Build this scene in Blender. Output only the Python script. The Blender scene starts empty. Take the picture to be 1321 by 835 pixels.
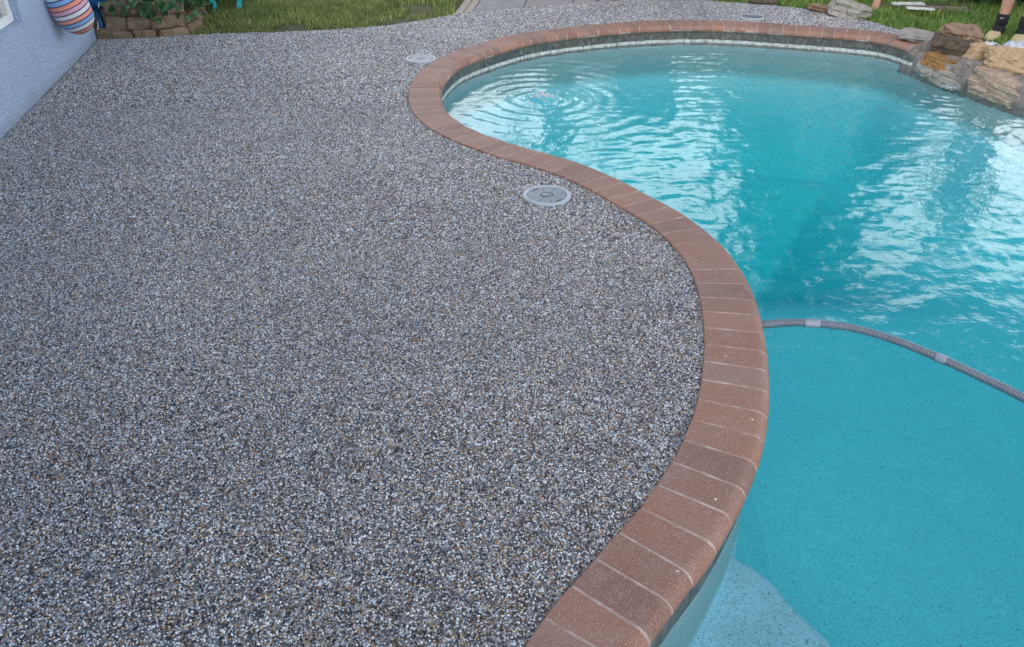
import bpy, bmesh, math, random
import numpy as np
from mathutils import Vector, Matrix, noise

random.seed(7)
RNG = np.random.default_rng(7)
PI = math.pi
S = bpy.context.scene
COL = S.collection

# ------------------------------------------------------------------ camera
F_PX, PITCH, CAM_H = 1000.0, math.radians(33.0), 1.62
cam_d = bpy.data.cameras.new('camera')
cam_d.sensor_width = 36.0
cam_d.lens = 36.0 * F_PX / 1321.0
cam_d.clip_start = 0.05
cam_d.clip_end = 1000.0
cam = bpy.data.objects.new('camera', cam_d)
COL.objects.link(cam)
cam.location = (0, 0, CAM_H)
cam.rotation_euler = (math.pi / 2 - PITCH, 0, 0)
S.camera = cam

# ------------------------------------------------------------------ sky
SUN_EL, SUN_AZ = math.radians(46), math.radians(195)     # azimuth clockwise from +y
world = bpy.data.worlds.new('World')
S.world = world
world.use_nodes = True
wn, wl = world.node_tree.nodes, world.node_tree.links
wn.clear()
w_out = wn.new('ShaderNodeOutputWorld')
w_bg = wn.new('ShaderNodeBackground')
w_bg.inputs['Strength'].default_value = 0.10
sky = wn.new('ShaderNodeTexSky')
sky.sky_type = 'NISHITA'
sky.sun_disc = False
sky.sun_elevation = SUN_EL
sky.sun_rotation = SUN_AZ
sky.air_density = 1.0
sky.dust_density = 0.6
w_tc = wn.new('ShaderNodeTexCoord')
w_sep = wn.new('ShaderNodeSeparateXYZ')
wl.new(w_tc.outputs['Generated'], w_sep.inputs[0])
# clouds: one cloud layer seen in perspective (direction / height)
w_zc = wn.new('ShaderNodeMath'); w_zc.operation = 'ADD'; w_zc.inputs[1].default_value = 0.22
wl.new(w_sep.outputs['Z'], w_zc.inputs[0])
w_dx = wn.new('ShaderNodeMath'); w_dx.operation = 'DIVIDE'
w_dy = wn.new('ShaderNodeMath'); w_dy.operation = 'DIVIDE'
wl.new(w_sep.outputs['X'], w_dx.inputs[0]); wl.new(w_zc.outputs[0], w_dx.inputs[1])
wl.new(w_sep.outputs['Y'], w_dy.inputs[0]); wl.new(w_zc.outputs[0], w_dy.inputs[1])
w_cmb = wn.new('ShaderNodeCombineXYZ')
wl.new(w_dx.outputs[0], w_cmb.inputs[0]); wl.new(w_dy.outputs[0], w_cmb.inputs[1])
w_nz = wn.new('ShaderNodeTexNoise')
w_nz.inputs['Scale'].default_value = 1.5
w_nz.inputs['Detail'].default_value = 6.0
w_nz.inputs['Roughness'].default_value = 0.55
wl.new(w_cmb.outputs[0], w_nz.inputs['Vector'])
# cumulus bank: more cloud the lower one looks
w_low = wn.new('ShaderNodeMapRange')
w_low.inputs['From Min'].default_value = 0.42
w_low.inputs['From Max'].default_value = 0.62
w_low.inputs['To Min'].default_value = 0.17
w_low.inputs['To Max'].default_value = -0.10
wl.new(w_sep.outputs['Z'], w_low.inputs['Value'])
w_add = wn.new('ShaderNodeMath'); w_add.operation = 'ADD'
wl.new(w_nz.outputs['Fac'], w_add.inputs[0]); wl.new(w_low.outputs[0], w_add.inputs[1])
w_mr = wn.new('ShaderNodeMapRange'); w_mr.interpolation_type = 'SMOOTHSTEP'
w_mr.inputs['From Min'].default_value = 0.50
w_mr.inputs['From Max'].default_value = 0.62
wl.new(w_add.outputs[0], w_mr.inputs['Value'])
w_mix = wn.new('ShaderNodeMixRGB')
w_mix.inputs['Color2'].default_value = (27.0, 28.2, 29.2, 1)
wl.new(w_mr.outputs[0], w_mix.inputs['Fac'])
wl.new(sky.outputs[0], w_mix.inputs['Color1'])
wl.new(w_mix.outputs[0], w_bg.inputs['Color'])
wl.new(w_bg.outputs[0], w_out.inputs['Surface'])

# ------------------------------------------------------------------ sun (veiled, soft)
sun_d = bpy.data.lights.new('sun', 'SUN')
sun_d.energy = 1.0
sun_d.angle = math.radians(35)
sun_d.color = (1.0, 0.90, 0.77)
sun = bpy.data.objects.new('sun', sun_d)
COL.objects.link(sun)
sd = Vector((math.sin(SUN_AZ) * math.cos(SUN_EL), math.cos(SUN_AZ) * math.cos(SUN_EL), math.sin(SUN_EL)))
sun.rotation_euler = sd.to_track_quat('Z', 'Y').to_euler()

S.view_settings.view_transform = 'Standard'
S.view_settings.look = 'None'
S.view_settings.exposure = 0.5
S.view_settings.gamma = 1.0
S.view_settings.use_curve_mapping = False
S.render.engine = 'CYCLES'
S.cycles.use_denoising = True
S.cycles.transparent_max_bounces = 16
S.cycles.max_bounces = 7
S.cycles.diffuse_bounces = 3
S.cycles.caustics_reflective = False
S.cycles.caustics_refractive = False
S.cycles.sample_clamp_indirect = 6.0

# ------------------------------------------------------------------ measuring helpers
FWD = Vector((0, math.cos(PITCH), -math.sin(PITCH)))
UPV = Vector((0, math.sin(PITCH), math.cos(PITCH)))
CAM = Vector((0, 0, CAM_H))
def ray(px, py):
    return FWD + Vector((1, 0, 0)) * ((px - 660.5) / F_PX) - UPV * ((py - 417.5) / F_PX)
def G(px, py, z=0.0):                       # point on the horizontal plane z
    d = ray(px, py); return CAM + d * ((z - CAM_H) / d.z)
def AT(px, py, Y):                          # point at ground distance Y
    d = ray(px, py); return CAM + d * (Y / d.y)

# ------------------------------------------------------------------ material helpers
class NT:
    def __init__(self, name):
        self.m = bpy.data.materials.new(name); self.m.use_nodes = True
        self.t = self.m.node_tree; self.t.nodes.clear()
        self.out = self.t.nodes.new('ShaderNodeOutputMaterial')
    def n(self, kind, **kw):
        nd = self.t.nodes.new('ShaderNode' + kind)
        for k, v in kw.items():
            if k in nd.inputs: nd.inputs[k].default_value = v
            else: setattr(nd, k, v)
        return nd
    def l(self, a, b): self.t.links.new(a, b)
    def ramp(self, fac, stops, interp='LINEAR'):
        r = self.n('ValToRGB'); cr = r.color_ramp; cr.interpolation = interp
        while len(cr.elements) < len(stops): cr.elements.new(0.5)
        while len(cr.elements) > len(stops): cr.elements.remove(cr.elements[-1])
        for e, (p, c) in zip(cr.elements, stops):
            e.position = p; e.color = (c[0], c[1], c[2], 1)
        self.l(fac, r.inputs['Fac']); return r.outputs['Color']
    def noise(self, scale, detail=3, rough=0.5, vec=None, dim='3D'):
        nd = self.n('TexNoise', Scale=scale, Detail=detail, Roughness=rough)
        if vec is not None: self.l(vec, nd.inputs['Vector'])
        return nd.outputs['Fac']
    def obj(self): return self.n('TexCoord').outputs['Object']
    def pos(self): return self.n('NewGeometry').outputs['Position']
    def mix(self, fac, a, b, mode='MIX'):
        nd = self.n('MixRGB', blend_type=mode)
        for inp, v in (('Fac', fac), ('Color1', a), ('Color2', b)):
            if isinstance(v, (int, float)): nd.inputs[inp].default_value = v
            elif isinstance(v, tuple): nd.inputs[inp].default_value = (v[0], v[1], v[2], 1)
            else: self.l(v, nd.inputs[inp])
        return nd.outputs[0]
    def math(self, op, a, b=None):
        nd = self.n('Math', operation=op)
        for i, v in enumerate((a, b)):
            if v is None: continue
            if isinstance(v, (int, float)): nd.inputs[i].default_value = v
            else: self.l(v, nd.inputs[i])
        return nd.outputs[0]
    def bsdf(self, color, rough=0.6, bump=None, bump_str=0.3, bump_dist=0.01, spec=0.5, **kw):
        b = self.n('BsdfPrincipled')
        if isinstance(color, tuple): b.inputs['Base Color'].default_value = (*color[:3], 1)
        else: self.l(color, b.inputs['Base Color'])
        if isinstance(rough, (int, float)): b.inputs['Roughness'].default_value = rough
        else: self.l(rough, b.inputs['Roughness'])
        b.inputs['Specular IOR Level'].default_value = spec
        for k, v in kw.items(): b.inputs[k].default_value = v
        if bump is not None:
            bp = self.n('Bump', Strength=bump_str, Distance=bump_dist)
            self.l(bump, bp.inputs['Height']); self.l(bp.outputs[0], b.inputs['Normal'])
        self.l(b.outputs[0], self.out.inputs['Surface'])
        return b

def simple(name, color, rough=0.55, var=0.25, scale=8, bump=0.15, **kw):
    t = NT(name); p = t.obj()
    f = t.noise(scale, 5, 0.6, p)
    lo = tuple(c * (1 - var) for c in color); hi = tuple(min(1, c * (1 + var)) for c in color)
    c = t.ramp(f, [(0.25, lo), (0.75, hi)])
    t.bsdf(c, rough, t.noise(scale * 6, 4, 0.6, p), bump, 0.01, **kw)
    return t.m

M = {}
# pebbles: each stone picks its own colour
t = NT('pebble'); rnd = t.n('ObjectInfo').outputs['Random']
c = t.ramp(rnd, [(0.0, (0.022, 0.026, 0.036)), (0.15, (0.075, 0.088, 0.118)), (0.28, (0.17, 0.195, 0.245)),
                 (0.40, (0.32, 0.355, 0.425)), (0.53, (0.52, 0.56, 0.64)), (0.66, (0.76, 0.79, 0.84)),
                 (0.78, (0.38, 0.28, 0.19)), (0.87, (0.20, 0.13, 0.085)), (0.92, (0.55, 0.44, 0.31)), (0.97, (0.38, 0.20, 0.13))], 'CONSTANT')
lf_ = t.noise(0.9, 5, 0.6, t.pos())          # trowel patches and dust
c = t.mix(1.0, c, t.ramp(lf_, [(0.3, (0.86, 0.885, 0.895)), (0.7, (1.10, 1.125, 1.10))]), 'MULTIPLY')
t.bsdf(c, 0.42, spec=0.3)
M['pebble'] = t.m
# deck bed below and beyond the modelled pebbles
t = NT('pebble_bed'); p = t.pos()
v = t.n('TexVoronoi', Scale=140.0); t.l(p, v.inputs['Vector'])
sp = t.n('SeparateColor'); t.l(v.outputs['Color'], sp.inputs[0])
c = t.ramp(sp.outputs[0], [(0, (0.03, 0.034, 0.04)), (0.3, (0.08, 0.09, 0.105)), (0.55, (0.17, 0.18, 0.2)), (0.75, (0.3, 0.31, 0.33)), (0.9, (0.2, 0.13, 0.08))], 'CONSTANT')
inv = t.math('SUBTRACT', 1.0, v.outputs['Distance'])
t.bsdf(c, 0.5, inv, 0.8, 0.006)
M['pebble_bed'] = t.m
# brick
def brick_mat(name):
    t = NT(name); p = t.pos(); rnd = t.n('ObjectInfo').outputs['Random']
    base = t.ramp(rnd, [(0, (0.185, 0.092, 0.068)), (0.3, (0.250, 0.116, 0.078)), (0.6, (0.290, 0.130, 0.078)), (0.85, (0.330, 0.152, 0.092)), (1, (0.250, 0.140, 0.108))])
    big = t.noise(5, 4, 0.6, p)
    base = t.mix(t.ramp(big, [(0.38, (0, 0, 0)), (0.72, (0.6, 0.6, 0.6))]), base, (0.29, 0.19, 0.165))
    lime = t.ramp(t.noise(11, 6, 0.75, p), [(0.56, (0, 0, 0)), (0.74, (0.45, 0.45, 0.45))])
    base = t.mix(lime, base, (0.46, 0.38, 0.35))
    nz = t.n('SeparateXYZ'); t.l(t.n('NewGeometry').outputs['True Normal'], nz.inputs[0])
    dust = t.n('MapRange'); dust.inputs['From Min'].default_value = 0.55; dust.inputs['From Max'].default_value = 0.95; dust.inputs['To Max'].default_value = 0.25; t.l(nz.outputs[2], dust.inputs['Value'])
    base = t.mix(dust.outputs[0], base, (0.23, 0.155, 0.14))        # dust film on the upward faces
    fine = t.noise(260, 3, 0.7, p)
    base = t.mix(0.55, base, t.ramp(fine, [(0.25, (0.25, 0.25, 0.25)), (0.75, (0.75, 0.75, 0.75))]), 'OVERLAY')
    v = t.n('TexVoronoi', Scale=300.0); t.l(p, v.inputs['Vector'])
    s2 = t.n('SeparateColor'); t.l(v.outputs['Color'], s2.inputs[0])
    pick = t.math('GREATER_THAN', s2.outputs[1], 0.66)
    dot = t.math('LESS_THAN', v.outputs['Distance'], 0.30)
    base = t.mix(t.math('MULTIPLY', t.math('MULTIPLY', pick, dot), 0.9), base, (0.58, 0.48, 0.45))
    v3 = t.n('TexVoronoi', Scale=26.0); t.l(p, v3.inputs['Vector'])
    s3 = t.n('SeparateColor'); t.l(v3.outputs['Color'], s3.inputs[0])
    base = t.mix(t.math('MULTIPLY', t.math('GREATER_THAN', s3.outputs[0], 0.9), t.math('LESS_THAN', v3.outputs['Distance'], 0.10)), base, (0.75, 0.72, 0.68))
    t.bsdf(base, 0.62, fine, 0.35, 0.003)
    return t.m
M['brick'] = brick_mat('coping_brick')
t = NT('grout'); p = t.pos()
t.bsdf(t.ramp(t.noise(14, 5, 0.7, p), [(0.34, (0.29, 0.19, 0.16)), (0.5, (0.39, 0.295, 0.265)), (0.66, (0.56, 0.48, 0.44))]), 0.8, t.noise(300, 3, 0.6, p), 0.4, 0.003)
M['grout'] = t.m
# plaster with dark aggregate flecks
def plaster(name, lo, hi, mot, fleck):
    t = NT(name); p = t.pos()
    mp = t.n('Mapping'); t.l(p, mp.inputs['Vector'])
    wv = t.n('TexNoise', Scale=60.0, Detail=2.0); t.l(p, wv.inputs['Vector'])
    warp = t.n('VectorMath', operation='MULTIPLY_ADD'); t.l(wv.outputs['Color'], warp.inputs[0]); warp.inputs[1].default_value = (0.03, 0.03, 0.03); t.l(p, warp.inputs[2])
    v = t.n('TexVoronoi', Scale=165.0); t.l(warp.outputs[0], v.inputs['Vector'])
    s2 = t.n('SeparateColor'); t.l(v.outputs['Color'], s2.inputs[0])
    fl = t.math('MULTIPLY', t.math('GREATER_THAN', s2.outputs[0], 0.50), t.math('LESS_THAN', v.outputs['Distance'], 0.42))
    v4 = t.n('TexVoronoi', Scale=30.0); t.l(p, v4.inputs['Vector'])
    s4 = t.n('SeparateColor'); t.l(v4.outputs['Color'], s4.inputs[0])
    fl2 = t.math('MULTIPLY', t.math('GREATER_THAN', s4.outputs[0], 0.80), t.math('LESS_THAN', v4.outputs['Distance'], 0.12))
    base = t.ramp(t.noise(2.2, 5, 0.6, p), [(0.3, lo), (0.7, hi)])
    base = t.mix(t.ramp(t.noise(9, 5, 0.7, p), [(0.42, (0, 0, 0)), (0.7, (0.35, 0.35, 0.35))]), base, mot)
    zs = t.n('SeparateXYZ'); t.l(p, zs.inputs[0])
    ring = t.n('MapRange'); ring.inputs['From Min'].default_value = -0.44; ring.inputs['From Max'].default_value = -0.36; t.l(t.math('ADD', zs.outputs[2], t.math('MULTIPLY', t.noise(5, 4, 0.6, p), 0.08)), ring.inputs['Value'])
    base = t.mix(t.math('MULTIPLY', ring.outputs[0], 0.68), base, (0.16, 0.27, 0.265))      # shade of the upright wall near the waterline, put into the plaster colour
    base = t.mix(t.math('MULTIPLY', fl, fleck), base, (0.10, 0.14, 0.17))
    base = t.mix(t.math('MULTIPLY', fl2, 0.75), base, (0.04, 0.06, 0.09))
    t.bsdf(base, 0.7, t.noise(50, 3, 0.5, p), 0.2, 0.004)
    return t.m
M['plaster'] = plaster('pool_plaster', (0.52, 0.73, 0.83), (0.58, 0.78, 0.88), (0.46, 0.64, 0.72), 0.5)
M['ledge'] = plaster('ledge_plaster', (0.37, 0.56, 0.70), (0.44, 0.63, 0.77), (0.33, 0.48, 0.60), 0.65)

# waterline tile: dark slate with a white scale line left by the water
t = NT('slate_tile'); p = t.pos(); rnd = t.n('ObjectInfo').outputs['Random']
c = t.ramp(t.noise(28, 6, 0.7, p), [(0.32, (0.022, 0.026, 0.030)), (0.5, (0.075, 0.08, 0.078)), (0.66, (0.24, 0.23, 0.20))])
c = t.mix(t.math('MULTIPLY', t.math('GREATER_THAN', t.noise(16, 5, 0.7, p), 0.60), 0.5), c, (0.27, 0.22, 0.15))
c = t.mix(rnd, c, t.mix(0.5, c, (0.09, 0.085, 0.075)))
sz = t.n('SeparateXYZ'); t.l(p, sz.inputs[0])
zz = t.math('ADD', sz.outputs[2], t.math('MULTIPLY', t.math('SUBTRACT', t.noise(14, 4, 0.6, p), 0.5), 0.016))
line = t.math('MULTIPLY', t.math('GREATER_THAN', zz, -0.149), t.math('LESS_THAN', zz, -0.121))
line = t.math('MULTIPLY', line, t.ramp(t.noise(30, 5, 0.75, p), [(0.32, (0.1,) * 3), (0.55, (0.95,) * 3)]))
yr = t.n('MapRange'); yr.inputs['From Min'].default_value = 3.6; yr.inputs['From Max'].default_value = 5.2; t.l(sz.outputs[1], yr.inputs['Value'])
line = t.math('MULTIPLY', line, yr.outputs[0])          # scale has only built up on the far side
c = t.mix(line, c, (0.66, 0.68, 0.66))
t.bsdf(c, 0.4, t.noise(60, 4, 0.6, p), 0.3, 0.004)
M['tile'] = t.m
M['tile_grout'] = simple('tile_grout', (0.26, 0.26, 0.25), 0.8, 0.2, 20)
# water
def water_mat(name, absorb):
    t = NT(name); p = t.pos()
    bp = t.n('Bump', Strength=0.22, Distance=0.01)
    t.l(t.noise(20, 3, 0.5, p), bp.inputs['Height'])
    # the light is not bent at the surface, so both sides use the outside curve
    ior = t.n('MapRange'); ior.inputs['To Min'].default_value = 1.333; ior.inputs['To Max'].default_value = 0.75
    t.l(t.n('NewGeometry').outputs['Backfacing'], ior.inputs['Value'])
    fr = t.n('Fresnel'); t.l(ior.outputs[0], fr.inputs['IOR']); t.l(bp.outputs[0], fr.inputs['Normal'])
    tr = t.n('BsdfTransparent'); tr.inputs['Color'].default_value = (0.97, 0.985, 0.99, 1)
    gl = t.n('BsdfGlossy', Roughness=0.015); t.l(bp.outputs[0], gl.inputs['Normal'])
    mx = t.n('MixShader'); t.l(fr.outputs[0], mx.inputs[0]); t.l(tr.outputs[0], mx.inputs[1]); t.l(gl.outputs[0], mx.inputs[2])
    t.l(mx.outputs[0], t.out.inputs['Surface'])
    if absorb:
        va = t.n('VolumeAbsorption', Density=absorb[0]); va.inputs['Color'].default_value = (*absorb[1], 1)
        t.l(va.outputs[0], t.out.inputs['Volume'])
    return t.m
M['water'] = water_mat('pool_water', (0.56, (0.0, 0.845, 0.85)))
M['spray'] = water_mat('clear_water', None)
# stucco
t = NT('blue_stucco'); p = t.pos()
f1 = t.noise(55, 4, 0.6, p); f2 = t.noise(7, 3, 0.5, p)
wz_ = t.n('SeparateXYZ'); t.l(p, wz_.inputs[0])
sp_ = t.n('MapRange'); sp_.inputs['From Min'].default_value = 0.05; sp_.inputs['From Max'].default_value = -0.04; sp_.inputs['To Max'].default_value = 0.4
t.l(t.math('SUBTRACT', wz_.outputs[2], t.math('MULTIPLY', t.noise(9, 6, 0.7, p), 0.09)), sp_.inputs['Value'])
wc_ = t.mix(sp_.outputs[0], t.ramp(f2, [(0.3, (0.47, 0.61, 0.86)), (0.7, (0.51, 0.65, 0.90))]), (0.25, 0.28, 0.34))      # splash dirt along the foot of the wall
t.bsdf(wc_, 0.8, f1, 1.0, 0.05)
M['stucco'] = t.m
M['white_frame'] = simple('white_vinyl', (0.72, 0.74, 0.75), 0.4, 0.05, 6, 0.03)
t = NT('window_glass'); t.bsdf((0.03, 0.035, 0.04), 0.05); M['pane'] = t.m
M['roof'] = simple('shingle', (0.11, 0.10, 0.095), 0.85, 0.3, 10, 0.4)
M['lid'] = simple('grey_plastic_lid', (0.125, 0.16, 0.215), 0.28, 0.16, 12, 0.05)
M['lid_light'] = simple('lid_rim_plastic', (0.34, 0.39, 0.46), 0.35, 0.08, 12, 0.05)
M['black'] = simple('black_plastic', (0.018, 0.018, 0.02), 0.45, 0.2, 10, 0.1)
M['hose'] = simple('hose_vinyl', (0.165, 0.20, 0.255), 0.32, 0.12, 14, 0.03)
M['cuff'] = simple('hose_cuff_vinyl', (0.27, 0.32, 0.40), 0.35, 0.1, 14, 0.03)
# stone kinds
def stone(name, a, b, cc, scale=20, strat=0.0):
    t = NT(name); p = t.obj()
    f = t.noise(scale, 7, 0.65, p); g = t.noise(scale * 0.4, 4, 0.6, p); h = t.noise(scale * 7, 5, 0.7, p)
    c = t.ramp(f, [(0.28, a), (0.52, b), (0.74, cc)])
    c = t.mix(t.ramp(g, [(0.42, (0, 0, 0)), (0.62, (0.75, 0.75, 0.75))]), c, tuple(0.55 * x + 0.45 * y for x, y in zip(a, cc)))
    c = t.mix(0.6, c, t.ramp(h, [(0.3, (0.18,) * 3), (0.7, (0.82,) * 3)]), 'OVERLAY')
    t.bsdf(c, 0.82, t.math('ADD', f, t.math('MULTIPLY', h, 0.35)), 0.6, 0.02)
    return t.m
M['st_brown'] = stone('brown_sandstone', (0.10, 0.06, 0.04), (0.27, 0.17, 0.11), (0.48, 0.34, 0.23))
M['st_dark'] = stone('dark_lichened_stone', (0.03, 0.025, 0.02), (0.085, 0.06, 0.042), (0.20, 0.15, 0.10))
M['st_tan'] = stone('tan_flagstone', (0.30, 0.19, 0.10), (0.47, 0.33, 0.19), (0.58, 0.46, 0.31))
M['st_orange'] = stone('orange_sandstone', (0.10, 0.055, 0.025), (0.34, 0.17, 0.05), (0.48, 0.29, 0.11))
M['st_grey'] = stone('grey_flagstone', (0.16, 0.15, 0.13), (0.33, 0.31, 0.27), (0.50, 0.47, 0.42))
M['st_pink'] = stone('pinkish_flagstone', (0.20, 0.14, 0.11), (0.42, 0.30, 0.22), (0.60, 0.48, 0.38))
M['st_block'] = stone('planter_block', (0.07, 0.048, 0.032), (0.19, 0.132, 0.086), (0.40, 0.31, 0.21), 16)
M['st_mortar'] = stone('rough_mortar', (0.10, 0.085, 0.075), (0.22, 0.19, 0.17), (0.38, 0.34, 0.31))
t = NT('slate_paver'); p = t.pos(); rnd = t.n('ObjectInfo').outputs['Random']
c = t.ramp(t.noise(6, 6, 0.65, p), [(0.3, (0.17, 0.18, 0.21)), (0.7, (0.33, 0.33, 0.35))])
c = t.mix(t.math('MULTIPLY', rnd, 0.5), c, (0.36, 0.29, 0.25))
t.bsdf(c, 0.6, t.noise(30, 4, 0.6, p), 0.3, 0.008); M['paver'] = t.m
M['edging'] = stone('tan_edging', (0.27, 0.23, 0.20), (0.40, 0.35, 0.31), (0.5, 0.45, 0.41))
# lawn
def blade_mat(name, stops):
    t = NT(name); r = t.n('NewGeometry').outputs['Random Per Island']; p = t.pos()
    c = t.ramp(r, stops)
    c = t.mix(0.5, c, t.ramp(t.noise(2.2, 4, 0.6, p), [(0.3, (0.22, 0.25, 0.2)), (0.7, (0.72, 0.72, 0.6))]), 'OVERLAY')
    b = t.bsdf(c, 0.5, spec=0.3)
    tl = t.n('BsdfTranslucent'); t.l(c, tl.inputs['Color'])
    mx = t.n('MixShader'); mx.inputs[0].default_value = 0.3
    t.l(b.outputs[0], mx.inputs[1]); t.l(tl.outputs[0], mx.inputs[2]); t.l(mx.outputs[0], t.out.inputs['Surface'])
    return t.m
M['grass'] = blade_mat('grass', [(0, (0.07, 0.15, 0.03)), (0.5, (0.155, 0.29, 0.06)), (0.88, (0.30, 0.42, 0.12)), (1, (0.52, 0.49, 0.24))])
M['grass_dry'] = blade_mat('grass_dry', [(0, (0.08, 0.13, 0.035)), (0.5, (0.18, 0.26, 0.075)), (0.8, (0.32, 0.36, 0.14)), (1, (0.50, 0.45, 0.26))])
M['leaf'] = blade_mat('dark_leaf', [(0, (0.012, 0.04, 0.014)), (0.6, (0.028, 0.075, 0.026)), (1, (0.05, 0.12, 0.04))])
M['leaf_obj'] = simple('broad_leaf', (0.035, 0.105, 0.035), 0.42, 0.45, 6, 0.2)
M['leaf_tree'] = blade_mat('tree_leaf', [(0, (0.018, 0.045, 0.015)), (0.6, (0.035, 0.085, 0.028)), (1, (0.065, 0.13, 0.04))])
M['bark'] = stone('bark', (0.05, 0.04, 0.03), (0.12, 0.095, 0.07), (0.2, 0.17, 0.13), 6)
M['flower'] = simple('pale_blue_petal', (0.38, 0.42, 0.75), 0.6, 0.1, 9, 0.05)
M['soil'] = stone('soil', (0.03, 0.022, 0.016), (0.075, 0.055, 0.04), (0.14, 0.11, 0.08), 14)
t = NT('lawn_soil'); p = t.pos()
c = t.ramp(t.noise(1.6, 6, 0.65, p), [(0.35, (0.055, 0.075, 0.025)), (0.6, (0.10, 0.10, 0.045)), (0.75, (0.15, 0.115, 0.075))])
t.bsdf(c, 0.9, t.noise(40, 5, 0.7, p), 0.6, 0.02); M['ground'] = t.m
M['wood'] = stone('weathered_wood', (0.10, 0.075, 0.055), (0.22, 0.17, 0.125), (0.36, 0.29, 0.22), 7)
M['fence'] = stone('fence_wood', (0.13, 0.12, 0.085), (0.22, 0.20, 0.15), (0.32, 0.30, 0.23), 5)
M['wood_white'] = simple('white_painted_wood', (0.66, 0.67, 0.68), 0.6, 0.1, 9, 0.1)
M['wood_dark'] = stone('dark_wet_wood', (0.02, 0.017, 0.014), (0.05, 0.04, 0.032), (0.10, 0.08, 0.065), 7)
M['teal'] = simple('turquoise_plastic', (0.03, 0.42, 0.46), 0.4, 0.06, 5, 0.03)
M['blue_plastic'] = simple('bright_blue_plastic', (0.03, 0.17, 0.55), 0.4, 0.1, 8, 0.03)
M['blue_glaze'] = simple('deep_blue_glaze', (0.008, 0.085, 0.26), 0.22, 0.2, 5, 0.03)
M['skin'] = simple('skin', (0.42, 0.23, 0.165), 0.55, 0.10, 18, 0.06)
M['sock'] = simple('black_sock', (0.008, 0.009, 0.013), 0.9, 0.2, 40, 0.3)
M['logo'] = simple('white_logo', (0.75, 0.75, 0.75), 0.7, 0.02, 9, 0.0)
M['clog'] = simple('beige_foam', (0.47, 0.38, 0.23), 0.6, 0.07, 14, 0.05)
M['shirt_grey'] = simple('grey_cotton', (0.20, 0.22, 0.25), 0.9, 0.15, 20, 0.2)
M['shirt_navy'] = simple('navy_cotton', (0.03, 0.045, 0.09), 0.9, 0.15, 20, 0.2)
M['hair'] = simple('brown_hair', (0.035, 0.022, 0.014), 0.6, 0.3, 30, 0.4)
t = NT('marbled_cloth'); p = t.obj()
f = t.noise(9, 2, 0.4, p)
c = t.ramp(f, [(0.40, (0.34, 0.39, 0.47)), (0.47, (0.55, 0.58, 0.63)), (0.55, (0.42, 0.47, 0.55)), (0.62, (0.60, 0.62, 0.65))])
t.bsdf(c, 0.8, t.noise(120, 2, 0.5, p), 0.2, 0.004); M['cloth'] = t.m
M['white_cloth'] = simple('white_cloth', (0.66, 0.69, 0.74), 0.85, 0.06, 12, 0.1)
M['metal'] = simple('grey_metal', (0.28, 0.29, 0.31), 0.4, 0.1, 12, 0.05, Metallic=0.8)
M['bronze'] = simple('dull_bronze', (0.07, 0.085, 0.08), 0.45, 0.3, 18, 0.15, Metallic=0.5)
M['siding'] = simple('pale_siding', (0.42, 0.46, 0.47), 0.7, 0.05, 4, 0.1)

# ------------------------------------------------------------------ mesh helpers
def link(name, me, mat=None, parent=None, smooth=False):
    o = bpy.data.objects.new(name, me); COL.objects.link(o)
    if mat is not None and not me.materials: me.materials.append(mat)
    if smooth and len(me.polygons): me.polygons.foreach_set('use_smooth', [True] * len(me.polygons))
    if parent is not None: o.parent = parent
    return o
def mesh(name, vs, fs, mat=None, parent=None, smooth=False):
    me = bpy.data.meshes.new(name); me.from_pydata([tuple(v) for v in vs], [], fs); me.update()
    return link(name, me, mat, parent, smooth)
def from_bm(name, bm, mat=None, parent=None, smooth=False):
    me = bpy.data.meshes.new(name); bm.normal_update(); bm.to_mesh(me); bm.free()
    return link(name, me, mat, parent, smooth)
def tag(o, label=None, cat=None, group=None, kind=None):
    if label: o['label'] = label
    if cat: o['category'] = cat
    if group: o['group'] = group
    if kind: o['kind'] = kind
    return o
def empty(name, loc=(0, 0, 0), rz=0.0):
    o = bpy.data.objects.new(name, None); COL.objects.link(o)
    o.empty_display_size = 0.05
    o.location = loc; o.rotation_euler = (0, 0, rz); return o
def bm_box(bm, c, s, rot=None, bevel=0.0):
    mt = Matrix.Translation(Vector(c)) @ (rot.to_4x4() if rot is not None else Matrix.Identity(4)) @ Matrix.Diagonal((s[0], s[1], s[2], 1))
    r = bmesh.ops.create_cube(bm, size=1.0, matrix=mt)
    if bevel:
        es = list({e for v in r['verts'] for e in v.link_edges})
        bmesh.ops.bevel(bm, geom=es, offset=bevel, segments=2, affect='EDGES', clamp_overlap=True)
def box(name, c, s, mat, parent=None, rot=None, bevel=0.006):
    bm = bmesh.new(); bm_box(bm, c, s, rot, bevel); return from_bm(name, bm, mat, parent)
def tube_mesh(pts, radii, seg=10, cap=True):
    pts = [Vector(p) for p in pts]; vs, fs = [], []
    up = Vector((0, 0, 1))
    for i, p in enumerate(pts):
        d = (pts[min(i + 1, len(pts) - 1)] - pts[max(i - 1, 0)]).normalized()
        a = d.cross(up if abs(d.z) < 0.95 else Vector((1, 0, 0))).normalized(); b = a.cross(d).normalized()
        r = radii[i] if hasattr(radii, '__len__') else radii
        for k in range(seg):
            an = 2 * PI * k / seg; vs.append(p + a * (r * math.cos(an)) + b * (r * math.sin(an)))
    for i in range(len(pts) - 1):
        for k in range(seg):
            k2 = (k + 1) % seg
            fs.append((i * seg + k, i * seg + k2, (i + 1) * seg + k2, (i + 1) * seg + k))
    if cap:
        fs.append(tuple(range(seg))[::-1]); fs.append(tuple((len(pts) - 1) * seg + k for k in range(seg)))
    return vs, fs
def tube(name, pts, radii, mat, parent=None, seg=10):
    vs, fs = tube_mesh(pts, radii, seg); o = mesh(name, vs, fs, mat, parent, True)
    return o
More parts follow.
